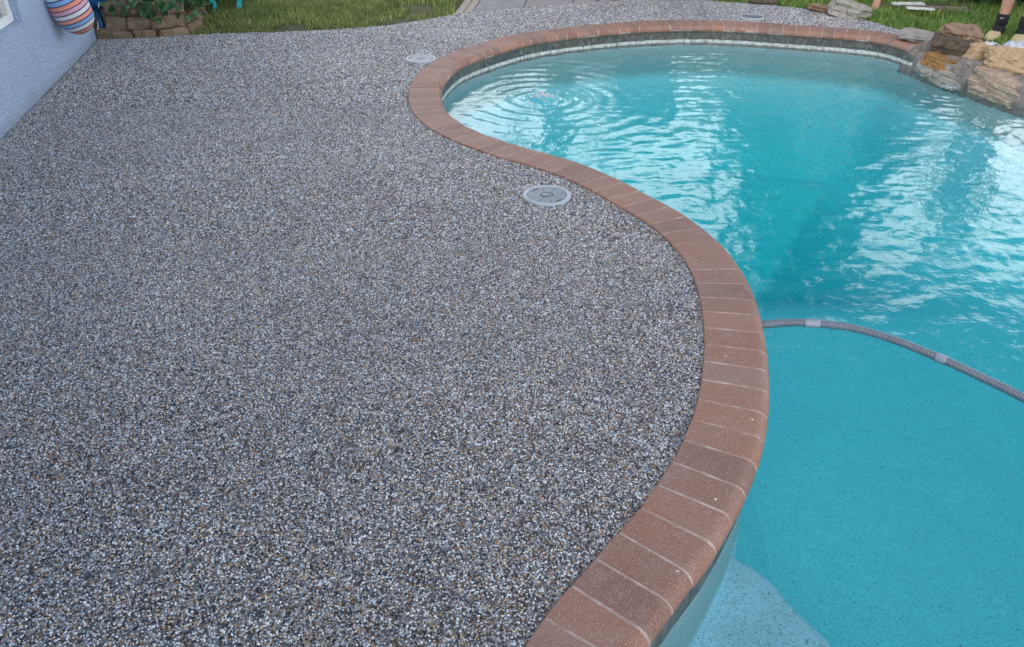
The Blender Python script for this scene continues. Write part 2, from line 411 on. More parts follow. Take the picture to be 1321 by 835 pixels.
def lathe(name, prof, mat, parent=None, seg=40, loc=(0, 0, 0), smooth=True):
    vs, fs = [], []
    for r, z in prof:
        for k in range(seg):
            a = 2 * PI * k / seg; vs.append((loc[0] + r * math.cos(a), loc[1] + r * math.sin(a), loc[2] + z))
    for i in range(len(prof) - 1):
        for k in range(seg):
            k2 = (k + 1) % seg; fs.append((i * seg + k, i * seg + k2, (i + 1) * seg + k2, (i + 1) * seg + k))
    return mesh(name, vs, fs, mat, parent, smooth)
def catmull(P, n, closed=False):
    P = [Vector(p) for p in P]; N = len(P); out = []
    for i in range(N if closed else N - 1):
        if closed: p0, p1, p2, p3 = P[i - 1], P[i], P[(i + 1) % N], P[(i + 2) % N]
        else: p0, p1, p2, p3 = P[max(i - 1, 0)], P[i], P[i + 1], P[min(i + 2, N - 1)]
        for k in range(n):
            u = k / n
            out.append(0.5 * ((2 * p1) + (p2 - p0) * u + (2 * p0 - 5 * p1 + 4 * p2 - p3) * u * u + (3 * p1 - p0 - 3 * p2 + p3) * u ** 3))
    if not closed: out.append(P[-1])
    return out
def inside(px, py, poly):
    poly = np.asarray(poly); x0, y0 = poly[:, 0], poly[:, 1]
    x1, y1 = np.roll(x0, -1), np.roll(y0, -1); res = np.zeros(px.shape, bool)
    for a, b, c_, d in zip(x0, y0, x1, y1):
        if b == d: continue
        cond = ((b > py) != (d > py)) & (px < (c_ - a) * (py - b) / (d - b) + a)
        res ^= cond
    return res
def fill_poly(name, loops, z, mat, parent=None):
    bm = bmesh.new()
    for lp in loops:
        vs = [bm.verts.new((p[0], p[1], z)) for p in lp]
        for i in range(len(vs)): bm.edges.new((vs[i], vs[(i + 1) % len(vs)]))
    bmesh.ops.triangle_fill(bm, use_beauty=True, use_dissolve=False, edges=bm.edges[:])
    for f_ in bm.faces:
        if f_.normal.z < 0: f_.normal_flip()
    return from_bm(name, bm, mat, parent)

# ------------------------------------------------------------------ pool outline (outer edge of the coping, metres)
OUT = [(0.033, 1.112), (0.127, 1.248), (0.199, 1.337), (0.271, 1.43), (0.352, 1.527), (0.430, 1.645), (0.502, 1.763), (0.545, 1.85),
       (0.590, 1.95), (0.637, 2.082), (0.681, 2.24), (0.723, 2.43), (0.752, 2.64), (0.763, 2.81), (0.756, 2.98), (0.722, 3.150), (0.665, 3.32),
       (0.600, 3.445), (0.535, 3.55), (0.415, 3.755), (0.245, 3.965), (0.11, 4.09), (-0.085, 4.235), (-0.217, 4.36), (-0.374, 4.525),
       (-0.535, 4.755), (-0.66, 5.05), (-0.725, 5.394), (-0.738, 5.734), (-0.698, 6.06), (-0.61, 6.38), (-0.491, 6.60), (-0.362, 6.784),
       (-0.21, 6.984), (-0.032, 7.18), (0.187, 7.352), (0.426, 7.481), (0.70, 7.61), (1.04, 7.735), (1.40, 7.815), (1.75, 7.835),
       (2.05, 7.805), (2.38, 7.715), (2.75, 7.59), (3.03, 7.50), (3.27, 7.39), (3.44, 7.26), (3.54, 7.10), (3.60, 6.92), (3.665, 6.68),
       (3.76, 6.36), (3.87, 6.03), (3.99, 5.70), (4.32, 5.1), (4.75, 4.4), (5.05, 3.4), (5.0, 2.2), (4.5, 1.2), (3.5, 0.45),
       (2.3, -0.05), (1.2, -0.25), (0.5, -0.2), (0.08, 0.12), (-0.09, 0.5), (-0.08, 0.85)]
dense = catmull([(x, y, 0) for x, y in OUT], 14, True)
pd = np.array([(p.x, p.y) for p in dense])
for _ in range(30):
    pd = 0.5 * pd + 0.25 * (np.roll(pd, 1, 0) + np.roll(pd, -1, 0))
seg = np.linalg.norm(np.roll(pd, -1, 0) - pd, axis=1); cum = np.concatenate([[0], np.cumsum(seg)]); LTOT = cum[-1]
def at_s(s):
    s = np.asarray(s, float) % LTOT
    x = np.interp(s, cum, np.append(pd[:, 0], pd[0, 0])); y = np.interp(s, cum, np.append(pd[:, 1], pd[0, 1]))
    return np.stack([x, y], -1)
_e = 0.05
def frame_s(s):
    p = at_s(s); tg = at_s(np.asarray(s) + _e) - at_s(np.asarray(s) - _e)
    tg = tg / np.linalg.norm(tg, axis=-1, keepdims=True)
    nrm = np.stack([tg[..., 1], -tg[..., 0]], -1)      # towards the water (outline runs clockwise seen from above here)
    return p, tg, nrm
def offset_loop(d, n=500):
    p, _, nr = frame_s(np.linspace(0, LTOT, n, endpoint=False)); return p + nr * d
def s_near(x, y): return cum[:-1][np.argmin(np.hypot(pd[:, 0] - x, pd[:, 1] - y))]
S_ROCK0, S_ROCK1 = s_near(3.60, 7.01), s_near(5.05, 3.4)

WATER_Z, COPE, WALL_D = -0.148, 0.232, 0.205
# ------------------------------------------------------------------ ground, deck, lawn
hole = offset_loop(0.10, 240)
big = [(-300, -300), (300, -300), (300, 300), (-300, 300)]
ground = tag(fill_poly('ground', [big, hole[::-1]], -0.03, M['ground']), kind='structure')

W0, W1 = Vector((-3.097, 4.54, 0)), Vector((-3.643, 7.06, 0))
WT = (W0 - W1).normalized(); WNRM = Vector((-WT.y, WT.x, 0))
if WNRM.x < 0: WNRM = -WNRM
far_edge = [W1 + Vector((0.01, 0.03, 0)), G(160, 50.5), G(200, 48), G(240, 45.5), G(300, 43), G(350, 42), G(400, 40), G(450, 37), G(500, 33), G(545, 26.5), G(585, 19), G(603, 16.5), G(650, 12),
            G(700, 8), G(760, 3.8), G(830, -0.5), G(891, 0.5), G(960, 4), G(1000, 7.5), G(1040, 12), G(1075, 18), G(1119, 27), G(1145, 34), G(1165, 40), G(1185, 48)]
near_wall = W1 + WT * 12
s_end = s_near(3.62, 6.95)
ss = np.linspace(s_end, s_near(5.0, 2.2) - LTOT, 420)     # back along the coping to the near right corner
cop = at_s(ss) + frame_s(ss)[2] * 0.03
deck_poly = [(p.x, p.y) for p in far_edge] + [tuple(p) for p in cop] + [(7.5, 1.0), (7.5, -5.0), (near_wall.x - 0.0, -5.0), (near_wall.x, near_wall.y)]
deck = tag(fill_poly('pool_deck', [deck_poly], 0.0, M['pebble_bed']), kind='structure')
# slab edge of the deck towards lawn
ev, ef = [], []
for i, p in enumerate(far_edge):
    ev += [(p.x, p.y, 0.002), (p.x, p.y, -0.08)]
    if i: ef.append((2 * i - 2, 2 * i - 1, 2 * i + 1, 2 * i))
mesh('deck_edge', ev, ef, M['pebble_bed'], deck)

# the pebbles of the deck, real stones set in resin
lids = [(G(705.5, 253), 0.128), (G(543, 76.8), 0.128), (G(970, 22.4), 0.125)]
def pebble_points():
    P, R = [], []
    polyp = np.array([(p.x, p.y) for p in far_edge] + [tuple(p) for p in (at_s(ss) - frame_s(ss)[2] * 0.002)] + [(7.5, 1.0), (7.5, -5.0), (near_wall.x, -5.0), (near_wall.x, near_wall.y)])
    for y0, y1, sp in ((0.55, 3.2, 0.0057), (3.2, 5.2, 0.0070), (5.2, 9.1, 0.0086)):
        xs = np.arange(-4.2, 4.2, sp); ys = np.arange(y0, y1, sp * 0.866)
        X, Y = np.meshgrid(xs, ys); X = X + (np.arange(len(ys)) % 2)[:, None] * sp * 0.5
        X = X + RNG.normal(0, sp * 0.2, X.shape); Y = Y + RNG.normal(0, sp * 0.2, Y.shape)
        X, Y = X.ravel(), Y.ravel()
        lim = 0.35 + 0.70 * np.maximum(Y, 0) + 0.55           # the stretch in view plus a step to each side
        k = (np.abs(X) < lim); X, Y = X[k], Y[k]
        # below the house wall line
        wd = (X - W1.x) * WNRM.x + (Y - W1.y) * WNRM.y
        k = inside(X, Y, polyp) & (wd > 0.002); X, Y = X[k], Y[k]
        for c, r in lids:
            k = (X - c.x) ** 2 + (Y - c.y) ** 2 > (r + 0.002) ** 2; X, Y = X[k], Y[k]
        rr = sp * RNG.uniform(0.46, 0.74, X.shape)
        P.append(np.stack([X, Y, RNG.uniform(-0.6, 0.12, X.shape) * rr], 1)); R.append(rr)
    return np.concatenate(P), np.concatenate(R)
PP, PR = pebble_points()
print('pebbles', len(PP))
pm = bpy.data.meshes.new('pebbles'); pm.vertices.add(len(PP)); pm.vertices.foreach_set('co', PP.astype(np.float32).ravel())
at_ = pm.attributes.new('size', 'FLOAT', 'POINT'); at_.data.foreach_set('value', PR.astype(np.float32))
pm.materials.append(M['pebble'])
pebbles = bpy.data.objects.new('pebbles', pm); COL.objects.link(pebbles)
tag(pebbles, 'grey, white and brown epoxy pebbles covering the pool deck', 'pebbles', kind='stuff')
ng = bpy.data.node_groups.new('pebble_scatter', 'GeometryNodeTree')
ng.interface.new_socket('Geometry', in_out='INPUT', socket_type='NodeSocketGeometry')
ng.interface.new_socket('Geometry', in_out='OUTPUT', socket_type='NodeSocketGeometry')
gi, go = ng.nodes.new('NodeGroupInput'), ng.nodes.new('NodeGroupOutput')
iop = ng.nodes.new('GeometryNodeInstanceOnPoints'); ico = ng.nodes.new('GeometryNodeMeshIcoSphere')
ico.inputs['Subdivisions'].default_value = 1; ico.inputs['Radius'].default_value = 1.0
smn = ng.nodes.new('GeometryNodeSetShadeSmooth'); stm = ng.nodes.new('GeometryNodeSetMaterial'); stm.inputs['Material'].default_value = M['pebble']
na = ng.nodes.new('GeometryNodeInputNamedAttribute'); na.data_type = 'FLOAT'; na.inputs['Name'].default_value = 'size'
rr_ = ng.nodes.new('FunctionNodeRandomValue'); rr_.data_type = 'FLOAT_VECTOR'; rr_.inputs[1].default_value = (6.28, 6.28, 6.28)
rs_ = ng.nodes.new('FunctionNodeRandomValue'); rs_.data_type = 'FLOAT_VECTOR'; rs_.inputs[0].default_value = (0.75, 0.75, 0.6); rs_.inputs[1].default_value = (1.25, 1.15, 0.95)
vm_ = ng.nodes.new('ShaderNodeVectorMath'); vm_.operation = 'SCALE'
L = ng.links.new
L(gi.outputs[0], iop.inputs['Points']); L(ico.outputs[0], smn.inputs[0]); L(smn.outputs[0], stm.inputs[0]); L(stm.outputs[0], iop.inputs['Instance'])
L(rr_.outputs[0], iop.inputs['Rotation']); L(rs_.outputs[0], vm_.inputs[0]); L(na.outputs[0], vm_.inputs['Scale']); L(vm_.outputs[0], iop.inputs['Scale'])
L(iop.outputs[0], go.inputs[0])
pebbles.modifiers.new('scatter', 'NODES').node_group = ng

# ------------------------------------------------------------------ pool shell
shell = empty('pool_shell'); tag(shell, kind='structure')
FLOOR_Z = -1.30
rings = [(WALL_D - 0.02, -0.045), (WALL_D, -0.07), (WALL_D, -0.25), (WALL_D + 0.015, -0.6), (WALL_D + 0.04, -0.95), (WALL_D + 0.09, -1.12), (WALL_D + 0.18, -1.235), (WALL_D + 0.30, FLOOR_Z - 0.03)]
NR = 420; vs, fs = [], []
for d, z in rings:
    for p in offset_loop(d, NR): vs.append((p[0], p[1], z))
for i in range(len(rings) - 1):
    for k in range(NR):
        k2 = (k + 1) % NR; fs.append((i * NR + k, i * NR + k2, (i + 1) * NR + k2, (i + 1) * NR + k))
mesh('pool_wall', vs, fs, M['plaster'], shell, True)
# floor: one sheet that falls gently towards a deeper far basin
def np_mesh(name, V, Fc, mat, parent=None, smooth=True):
    me = bpy.data.meshes.new(name); n, m = len(V), Fc.shape[1]
    me.vertices.add(n); me.vertices.foreach_set('co', np.asarray(V, np.float32).ravel())
    me.loops.add(Fc.size); me.loops.foreach_set('vertex_index', Fc.astype(np.int32).ravel())
    me.polygons.add(len(Fc)); me.polygons.foreach_set('loop_start', np.arange(0, Fc.size, m, dtype=np.int32))
    me.update(calc_edges=True); me.validate()
    me.polygons.foreach_set('use_smooth', np.full(len(Fc), smooth))
    return link(name, me, mat, parent)
def sheet(name, lp, step, hfun, mat, parent=None):
    xs = np.arange(lp[:, 0].min() - step, lp[:, 0].max() + step, step); ys = np.arange(lp[:, 1].min() - step, lp[:, 1].max() + step, step)
    X, Y = np.meshgrid(xs, ys); ok = inside(X.ravel(), Y.ravel(), lp).reshape(X.shape); Z = hfun(X, Y)
    idx = -np.ones(X.shape, int); idx[ok] = np.arange(ok.sum()); V = np.stack([X[ok], Y[ok], Z[ok]], 1)
    q = ok[:-1, :-1] & ok[1:, :-1] & ok[:-1, 1:] & ok[1:, 1:]
    Fq = np.stack([idx[:-1, :-1][q], idx[:-1, 1:][q], idx[1:, 1:][q], idx[1:, :-1][q]], 1)
    return np_mesh(name, V, Fq, mat, parent)
def floor_h(X, Y):
    rim = offset_loop(WALL_D + 0.30, 200); d = np.full(X.shape, 9.0)
    for p in rim: d = np.minimum(d, np.hypot(X - p[0], Y - p[1]))
    okr = inside(X.ravel(), Y.ravel(), rim).reshape(X.shape); a = np.where(okr, np.clip(d / 1.1, 0, 1), 0); a = a * a * (3 - 2 * a)
    b = np.clip((Y - 4.4) / 2.4, 0, 1); b = b * b * (3 - 2 * b)
    return FLOOR_Z - 0.008 - 1.0 * a * b
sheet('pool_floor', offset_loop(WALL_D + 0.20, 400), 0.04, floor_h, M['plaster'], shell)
# entry ledge below the near corner
LZ = -0.47
arc = [G(933, 718, LZ), G(948, 725.5, LZ), G(966, 735.5, LZ), G(983, 748, LZ), G(996, 762, LZ), G(1014, 783, LZ), G(1036, 805, LZ), G(1057, 825, LZ), G(1076, 846, LZ), G(1094, 872, LZ), G(1110, 910, LZ)]
e0 = s_near(arc[0].x - 0.1, arc[0].y + 0.03)
ledge_out = catmull([arc[0] + Vector((-0.16, 0.05, 0))] + arc + [Vector((0.62, 0.60, LZ)), Vector((0.52, 0.25, LZ)), Vector((0.3, 0.02, LZ))], 8)
lp = [(p.x, p.y) for p in ledge_out]
sA = s_near(*lp[0]); sB = s_near(*lp[-1])
back = at_s(np.linspace(sB - LTOT if sB > sA else sB, sA, 40)) + frame_s(np.linspace(sB - LTOT if sB > sA else sB, sA, 40))[2] * (WALL_D - 0.03)
bm = bmesh.new()
prof = [(0.0, 0.0), (0.012, -0.004), (0.028, -0.016), (0.04, -0.04), (0.045, -0.09), (0.05, FLOOR_Z - LZ - 0.02)]
no = []
for i, p in enumerate(ledge_out):
    tgv = (ledge_out[min(i + 1, len(ledge_out) - 1)] - ledge_out[max(i - 1, 0)]).normalized(); no.append(Vector((-tgv.y, tgv.x, 0)))
if no[10].y < 0: no = [-q for q in no]
rows = [[bm.verts.new((p.x + q.x * d, p.y + q.y * d, LZ + z)) for p, q in zip(ledge_out, no)] for d, z in prof]
for a_, b_ in zip(rows[:-1], rows[1:]):
    for i in range(len(a_) - 1): bm.faces.new((a_[i], a_[i + 1], b_[i + 1], b_[i]))
bv = [bm.verts.new((p[0], p[1], LZ)) for p in back]
loop = rows[0] + bv
topf = bm.faces.new(loop)
bmesh.ops.recalc_face_normals(bm, faces=bm.faces[:])
if topf.normal.z < 0: bmesh.ops.reverse_faces(bm, faces=bm.faces[:])
bmesh.ops.triangulate(bm, faces=[topf])
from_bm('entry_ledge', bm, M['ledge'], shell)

# waterline tiles, one by one
TW = 0.155; nt = int(LTOT / TW)
for i in range(nt):
    s0, s1 = i * LTOT / nt, (i + 1) * LTOT / nt
    sm = (s0 + s1) / 2
    if S_ROCK0 + 0.15 < sm < S_ROCK1: continue
    sl = np.linspace(s0 + 0.0025, s1 - 0.0025, 3); p, tg, nr = frame_s(sl)
    d0, d1 = WALL_D - 0.01, WALL_D + 0.008
    vs = []
    for q, n_ in zip(p, nr):
        for d, z in ((d0, -0.058), (d1 - 0.002, -0.060), (d1, -0.062), (d1, -0.168), (d1 - 0.003, -0.171), (d0, -0.171)):
            vs.append((q[0] + n_[0] * d, q[1] + n_[1] * d, z))
    fs = []
    for a_ in range(2):
        for b_ in range(6): fs.append((a_ * 6 + b_, a_ * 6 + (b_ + 1) % 6, (a_ + 1) * 6 + (b_ + 1) % 6, (a_ + 1) * 6 + b_))
    fs += [(5, 4, 3, 2, 1, 0), (12, 13, 14, 15, 16, 17)]
    mesh('tile', vs, fs, M['tile'], shell)
# grout bed behind the tiles
vs, fs = [], []
p_, _t, n_ = frame_s(np.linspace(S_ROCK1, S_ROCK0 + LTOT + 0.12, NR))
for d, z in ((WALL_D + 0.004, -0.056), (WALL_D + 0.004, -0.174), (WALL_D - 0.005, -0.174)):
    for p in p_ + n_ * d: vs.append((p[0], p[1], z))
for i in range(2):
    for k in range(NR - 1): fs.append((i * NR + k, i * NR + k + 1, (i + 1) * NR + k + 1, (i + 1) * NR + k))
mesh('tile_grout', vs, fs, M['tile_grout'], shell)

# ------------------------------------------------------------------ brick coping
coping = empty('brick_coping', (0, 0, 0))
tag(coping, 'red brown bullnose brick coping with pale joints around the pool', 'coping')
def cope_prof(ins):
    r = 0.040; w = COPE - ins; top = 0.011 - ins; pr = [(0.0 + ins, -0.05), (0.0 + ins, top - 0.004), (0.004 + ins, top)]
    pr.append((w - r - 0.012, top))
    for k in range(6):
        a = PI / 2 * (1 - k / 5.0); pr.append((w - r + r * math.cos(a), top - r + r * math.sin(a)))
    pr += [(w - 0.003, top - r - 0.012), (w - 0.012, -0.052 + ins), (w - 0.05, -0.054 + ins)]
    return pr
def strip(stations, close_caps=True):
    vs, fs = [], []; n = len(stations[0][1])
    for s, pr in stations:
        p, tg, nr = frame_s(s)
        for d, z in pr: vs.append((p[0] + nr[0] * d, p[1] + nr[1] * d, z))
    for a_ in range(len(stations) - 1):
        for b_ in range(n): fs.append((a_ * n + b_, a_ * n + (b_ + 1) % n, (a_ + 1) * n + (b_ + 1) % n, (a_ + 1) * n + b_))
    if close_caps:
        fs.append(tuple(range(n))[::-1]); fs.append(tuple((len(stations) - 1) * n + k for k in range(n)))
    return vs, fs
# joints: near bricks about 0.115 m on centre along the outer edge
span0, span1 = S_ROCK1, S_ROCK0 + LTOT
SB = [span0]
while SB[-1] < span1:
    pmid = at_s(SB[-1])
    SB.append(SB[-1] + 0.112 + random.uniform(-0.004, 0.006))
full, ins = cope_prof(0.0), cope_prof(0.0022)
for a_, b_ in zip(SB[:-1], SB[1:]):
    g_ = random.uniform(0.0024, 0.0042); dz = random.uniform(-0.0012, 0.0012); w_ = random.uniform(-0.002, 0.002)
    fu = [(d + (w_ if d > 0.1 else 0), z + dz) for d, z in full]; iu = [(d + (w_ if d > 0.1 else 0), z + dz) for d, z in ins]
    vs, fs = strip([(a_ + g_, iu), (a_ + g_ + 0.0025, fu), ((a_ + b_) / 2, fu), (b_ - g_ - 0.0025, fu), (b_ - g_, iu)])
    o = mesh('brick', vs, fs, M['brick'], coping)
    for pl in o.data.polygons[:-2]: pl.use_smooth = abs(pl.normal.z) < 0.995 or True
    o.data.set_sharp_from_angle(angle=math.radians(24))
st = [(s, cope_prof(0.0016)) for s in np.linspace(SB[0], SB[-1], 500)]
vs, fs = strip(st); mesh('joint_mortar', vs, fs, M['grout'], coping)

# ------------------------------------------------------------------ water
def water_h(X, Y):
    H = np.zeros_like(X); r = np.random.default_rng(21)
    calm = np.clip((Y - 1.6) / 1.6, 0, 1); calm = 0.20 + 0.80 * calm * calm * (3 - 2 * calm)
    patch = 0.75 + 0.35 * np.sin(X * 1.7 + 0.6 * Y + 1) * np.sin(Y * 1.3 - 0.8 * X)
    Bq = G(700, 128, WATER_Z); calm = calm * (0.45 + 0.55 * np.clip(np.hypot(X - Bq.x, Y - Bq.y) / 1.8, 0, 1))
    for i in range(70):
        lam = 0.058 * (5.0 ** r.random()); th = r.normal(-0.9, 0.75); k = 2 * PI / lam
        slope = 0.0092 * (0.75 + 0.5 * r.random()); ph = r.random() * 6.28
        H += calm * patch * slope / k * np.sin(k * (X * math.cos(th) + Y * math.sin(th)) + ph + 0.5 * np.sin(1.1 * X + i) + 0.5 * np.sin(1.3 * Y + 2 * i))
    B = G(700, 128, WATER_Z)
    for (cx, cy, A, lam, dec) in ((B.x, B.y, 0.0029, 0.125, 0.85), (G(1228, 113, WATER_Z).x, G(1228, 113, WATER_Z).y, 0.0016, 0.09, 0.45)):
        q = np.hypot(X - cx, Y - cy); a = np.arctan2(Y - cy, X - cx)
        wob = 1 + 0.40 * np.sin(3 * a + 1 + 2 * q) + 0.35 * np.sin(7 * a + 9 * q)
        H += A * wob * np.exp(-q / dec) * np.sin(2 * PI * q / (lam * (1 + 0.12 * q)) + 0.5 * np.sin(2 * a)) * np.clip(q / 0.1, 0, 1)
    q = np.hypot(X - B.x, Y - B.y); env = np.exp(-(q / 0.085) ** 2)
    for i in range(26):
        bx, by = B.x + r.normal(0, 0.06), B.y + r.normal(0, 0.06); w = r.uniform(0.012, 0.03)
        H += r.uniform(-0.014, 0.034) * np.exp(-((X - bx) ** 2 + (Y - by) ** 2) / w ** 2)
    H += 0.012 * env
    Wp = G(1228, 113, WATER_Z)
    for i in range(16):
        bx, by = Wp.x + r.normal(0, 0.05), Wp.y + r.normal(0, 0.05); w = r.uniform(0.012, 0.025)
        H += r.uniform(-0.008, 0.014) * np.exp(-((X - bx) ** 2 + (Y - by) ** 2) / w ** 2)
    return H
GS = 0.0145
wp = offset_loop(WALL_D - 0.012, 600)
water = tag(sheet('water', wp, GS, lambda X, Y: WATER_Z + water_h(X, Y), M['water']), kind='structure')

# froth where the return jet breaks the surface
t = NT('froth'); tr_ = t.n('BsdfTransparent'); b_ = t.bsdf((0.75, 0.83, 0.88), 0.15); mx_ = t.n('MixShader'); mx_.inputs[0].default_value = 0.45
t.l(tr_.outputs[0], mx_.inputs[1]); t.l(b_.outputs[0], mx_.inputs[2]); t.l(mx_.outputs[0], t.out.inputs['Surface']); M['froth'] = t.m
def froth(px, py, n, rad, rmax, label):
    c_ = G(px, py, WATER_Z); bm = bmesh.new(); rg = random.Random(n)
    for i in range(n):
        a, q_ = rg.uniform(0, 2 * PI), rad * abs(rg.gauss(0, 0.5)); x, y = c_.x + q_ * math.cos(a), c_.y + q_ * math.sin(a)
        z = WATER_Z + float(water_h(np.array([[x]]), np.array([[y]]))[0, 0])
        bmesh.ops.create_icosphere(bm, subdivisions=1, radius=rg.uniform(0.3, 1) * rmax, matrix=Matrix.Translation((x, y, z)) @ Matrix.Diagonal((1.3, 1.3, 0.6, 1)))
    tag(from_bm('froth', bm, M['froth'], None, True), label, 'froth', kind='stuff')
froth(700, 127, 150, 0.17, 0.010, 'froth of the return jet in the left bay of the pool')
froth(1226, 112, 50, 0.10, 0.007, 'froth where the thin stream meets the pool')

# ------------------------------------------------------------------ skimmer lids
def skimmer_lid(c, R, label, rot, mat_c, z=0.004):
    root = empty('skimmer_lid', (c.x, c.y, 0), rot); tag(root, label, 'skimmer lid', 'round skimmer lids in the deck')
    lathe('rim', [(R - 0.022, z - 0.002), (R - 0.022, z + 0.0055), (R - 0.019, z + 0.008), (R - 0.004, z + 0.008), (R, z + 0.004), (R, -0.02)], M['lid_light'], root, 48)
    for k in range(8):
        a0, a1 = 2 * PI * k / 8 + 0.018, 2 * PI * (k + 1) / 8 - 0.018
        r0, r1 = 0.034, R - 0.026; an = np.linspace(a0, a1, 7); vs = []
        for zz in (z + 0.004, z - 0.006):
            vs += [(r0 * math.cos(a), r0 * math.sin(a), zz) for a in an] + [(r1 * math.cos(a), r1 * math.sin(a), zz) for a in an]
        fs = []
        for i in range(6):
            fs.append((i, i + 7, i + 8, i + 1)); fs.append((i + 7, i + 21, i + 22, i + 8)); fs.append((i, i + 1, i + 15, i + 14))
        fs += [(0, 14, 21, 7), (6, 13, 27, 20)]
        mesh('cover_segment', vs, fs, mat_c, root)
    lathe('hub', [(0.0, z + 0.0065), (0.022, z + 0.0065), (0.029, z + 0.004), (0.030, z - 0.006)], mat_c, root, 32)
    lathe('seat_ring', [(0.0, z - 0.005), (R - 0.01, z - 0.005)], M['bronze'], root, 40)
    for a in (2.0, 2.0 + PI):
        rr = R - 0.034
        box('finger_slot', (rr * math.cos(a), rr * math.sin(a), z + 0.003), (0.012, 0.034, 0.0045), M['black'], root, Matrix.Rotation(a, 3, 'Z'), 0.001)
    return root
skimmer_lid(lids[0][0], 0.125, 'grey round skimmer lid with radial ribs, nearest one, beside the brick curve', 0.25, M['lid'], 0.002)
skimmer_lid(lids[1][0], 0.125, 'pale round skimmer lid at the far left bend of the coping', 0.9, M['lid'], 0.005)
skimmer_lid(lids[2][0], 0.122, 'flat bluish round skimmer lid on the far deck behind the pool', 0.4, M['lid'], 0.003)

# a few dry leaf scraps blown onto the deck
M['dry_leaf'] = simple('dry_leaf', (0.30, 0.20, 0.10), 0.7, 0.3, 30, 0.1)
r = random.Random(33); lv_, lf2_ = [(0, 0, 0.002), (0.4, 0.28, 0.12), (1, 0, 0.03), (0.4, -0.28, 0.16), (0.5, 0, 0.02)], [(0, 4, 1), (1, 4, 2), (2, 4, 3), (3, 4, 0)]
lme = bpy.data.meshes.new('dry_leaf'); lme.from_pydata(lv_, [], lf2_); lme.materials.append(M['dry_leaf'])
for k, (px_, py_, lb) in enumerate(((912, 470, 'tiny dry leaf lying against the coping by the hose'), (236, 120, 'tiny dry leaf on the deck near the house wall'), (598, 330, 'tiny dry leaf on the open deck below the near skimmer lid'))):
    o = bpy.data.objects.new('dry_leaf', lme); COL.objects.link(o); g_ = G(px_, py_); o.location = (g_.x - (0.02 if k == 0 else 0), g_.y, 0.006); o.rotation_euler = (r.gauss(0, 0.2), r.gauss(0, 0.2), r.uniform(0, 6)); sc = r.uniform(0.014, 0.022); o.scale = (sc, sc, sc)
    tag(o, lb, 'leaf', 'dry leaves on the deck')

# ------------------------------------------------------------------ vacuum hose
hz = WATER_Z + 0.006
hp = [G(958, 422, hz - 0.02), G(985, 419, hz - 0.004), G(1015, 416.5, hz), G(1045, 417, hz + 0.004), G(1095, 422.5, hz), G(1150, 437.5, hz), G(1215, 463.5, hz + 0.003), G(1260, 484, hz), G(1321, 514, hz), G(1400, 560, hz), G(1500, 630, hz), G(1620, 700, hz - 0.02)]
hc = catmull(hp, 60)
hl = [0.0]
for a_, b_ in zip(hc[:-1], hc[1:]): hl.append(hl[-1] + (b_ - a_).length)
hx = np.array([tuple(v) for v in hc])
def hose_at(s): return Vector([float(np.interp(s, hl, hx[:, k])) for k in range(3)])
hose = empty('vacuum_hose', tuple(hp[1])); tag(hose, 'grey blue ribbed vacuum hose floating on the pool from the coping', 'hose')
pitch = 0.0098; n = int(hl[-1] / pitch); pts, rad = [], []
for i in range(n):
    for fr_, r_ in ((0.0, 0.0134), (0.22, 0.0170), (0.62, 0.0170), (0.84, 0.0134)):
        pts.append(hose_at((i + fr_) * pitch)); rad.append(r_)
o = tube('ribbed_tube', pts, rad, M['hose'], None, 14); o.parent = hose; o.matrix_parent_inverse = Matrix.Translation(-hp[1])
def s_of(px, py):
    t_ = G(px, py, hz); return hl[int(np.argmin(np.hypot(hx[:, 0] - t_.x, hx[:, 1] - t_.y)))]
for (px, py, ln) in ((1046, 416.5, 0.062), (1215, 463, 0.040)):
    s_ = s_of(px, py)
    pts = [hose_at(s_ + ln * u) for u in (-0.5, -0.49, -0.35, 0, 0.35, 0.49, 0.5)]
    o = tube('cuff', pts, [0.0155, 0.0182, 0.019, 0.019, 0.019, 0.0182, 0.0155], M['cuff'], None, 18); o.parent = hose; o.matrix_parent_inverse = Matrix.Translation(-hp[1])

# ------------------------------------------------------------------ house on the left
house = empty('house', tuple(W1)); tag(house, 'pale blue stucco house wall with white framed window on the left', 'house')
house.rotation_euler = (0, 0, math.atan2(WT.y, WT.x))     # local x along the wall towards the camera, local -y or +y away from deck
sgn = 1.0 if (Matrix.Rotation(math.atan2(WT.y, WT.x), 3, 'Z') @ Vector((0, 1, 0))).dot(WNRM) > 0 else -1.0
def wall_hit(px, py):
    d = ray(px, py); t_ = (W1 - CAM).dot(WNRM) / d.dot(WNRM); h = CAM + d * t_
    return (h - W1).dot(WT), h.z
wx0, wz0 = wall_hit(30, 28.5); print('window corner', wx0, wz0)
wx1, wz1, TH, HH = wx0 + 1.3, wz0 + 1.2, 0.24, 2.7
def hb(name, x0, x1, z0, z1, y0, y1, mat, parent=house, bev=0.0):     # y measured outwards from the wall face
    return box(name, ((x0 + x1) / 2, sgn * (y0 + y1) / 2, (z0 + z1) / 2), (x1 - x0, abs(y1 - y0), z1 - z0), mat, parent, None, bev)
hw = empty('wall'); hw.parent = house
bm = bmesh.new()
for x0, x1, z0, z1 in ((0, wx0, -0.1, HH), (wx1, 11.5, -0.1, HH), (wx0, wx1, -0.1, wz0), (wx0, wx1, wz1, HH)):
    bm_box(bm, ((x0 + x1) / 2, -sgn * TH / 2, (z0 + z1) / 2), (x1 - x0, TH, z1 - z0))
bmesh.ops.remove_doubles(bm, verts=bm.verts[:], dist=1e-4)
bpy.data.objects.remove(hw)
from_bm('wall', bm, M['stucco'], house)
hb('end_wall', 0.0, TH, -0.1, HH, -6.0, -TH - 0.002, M['stucco'])
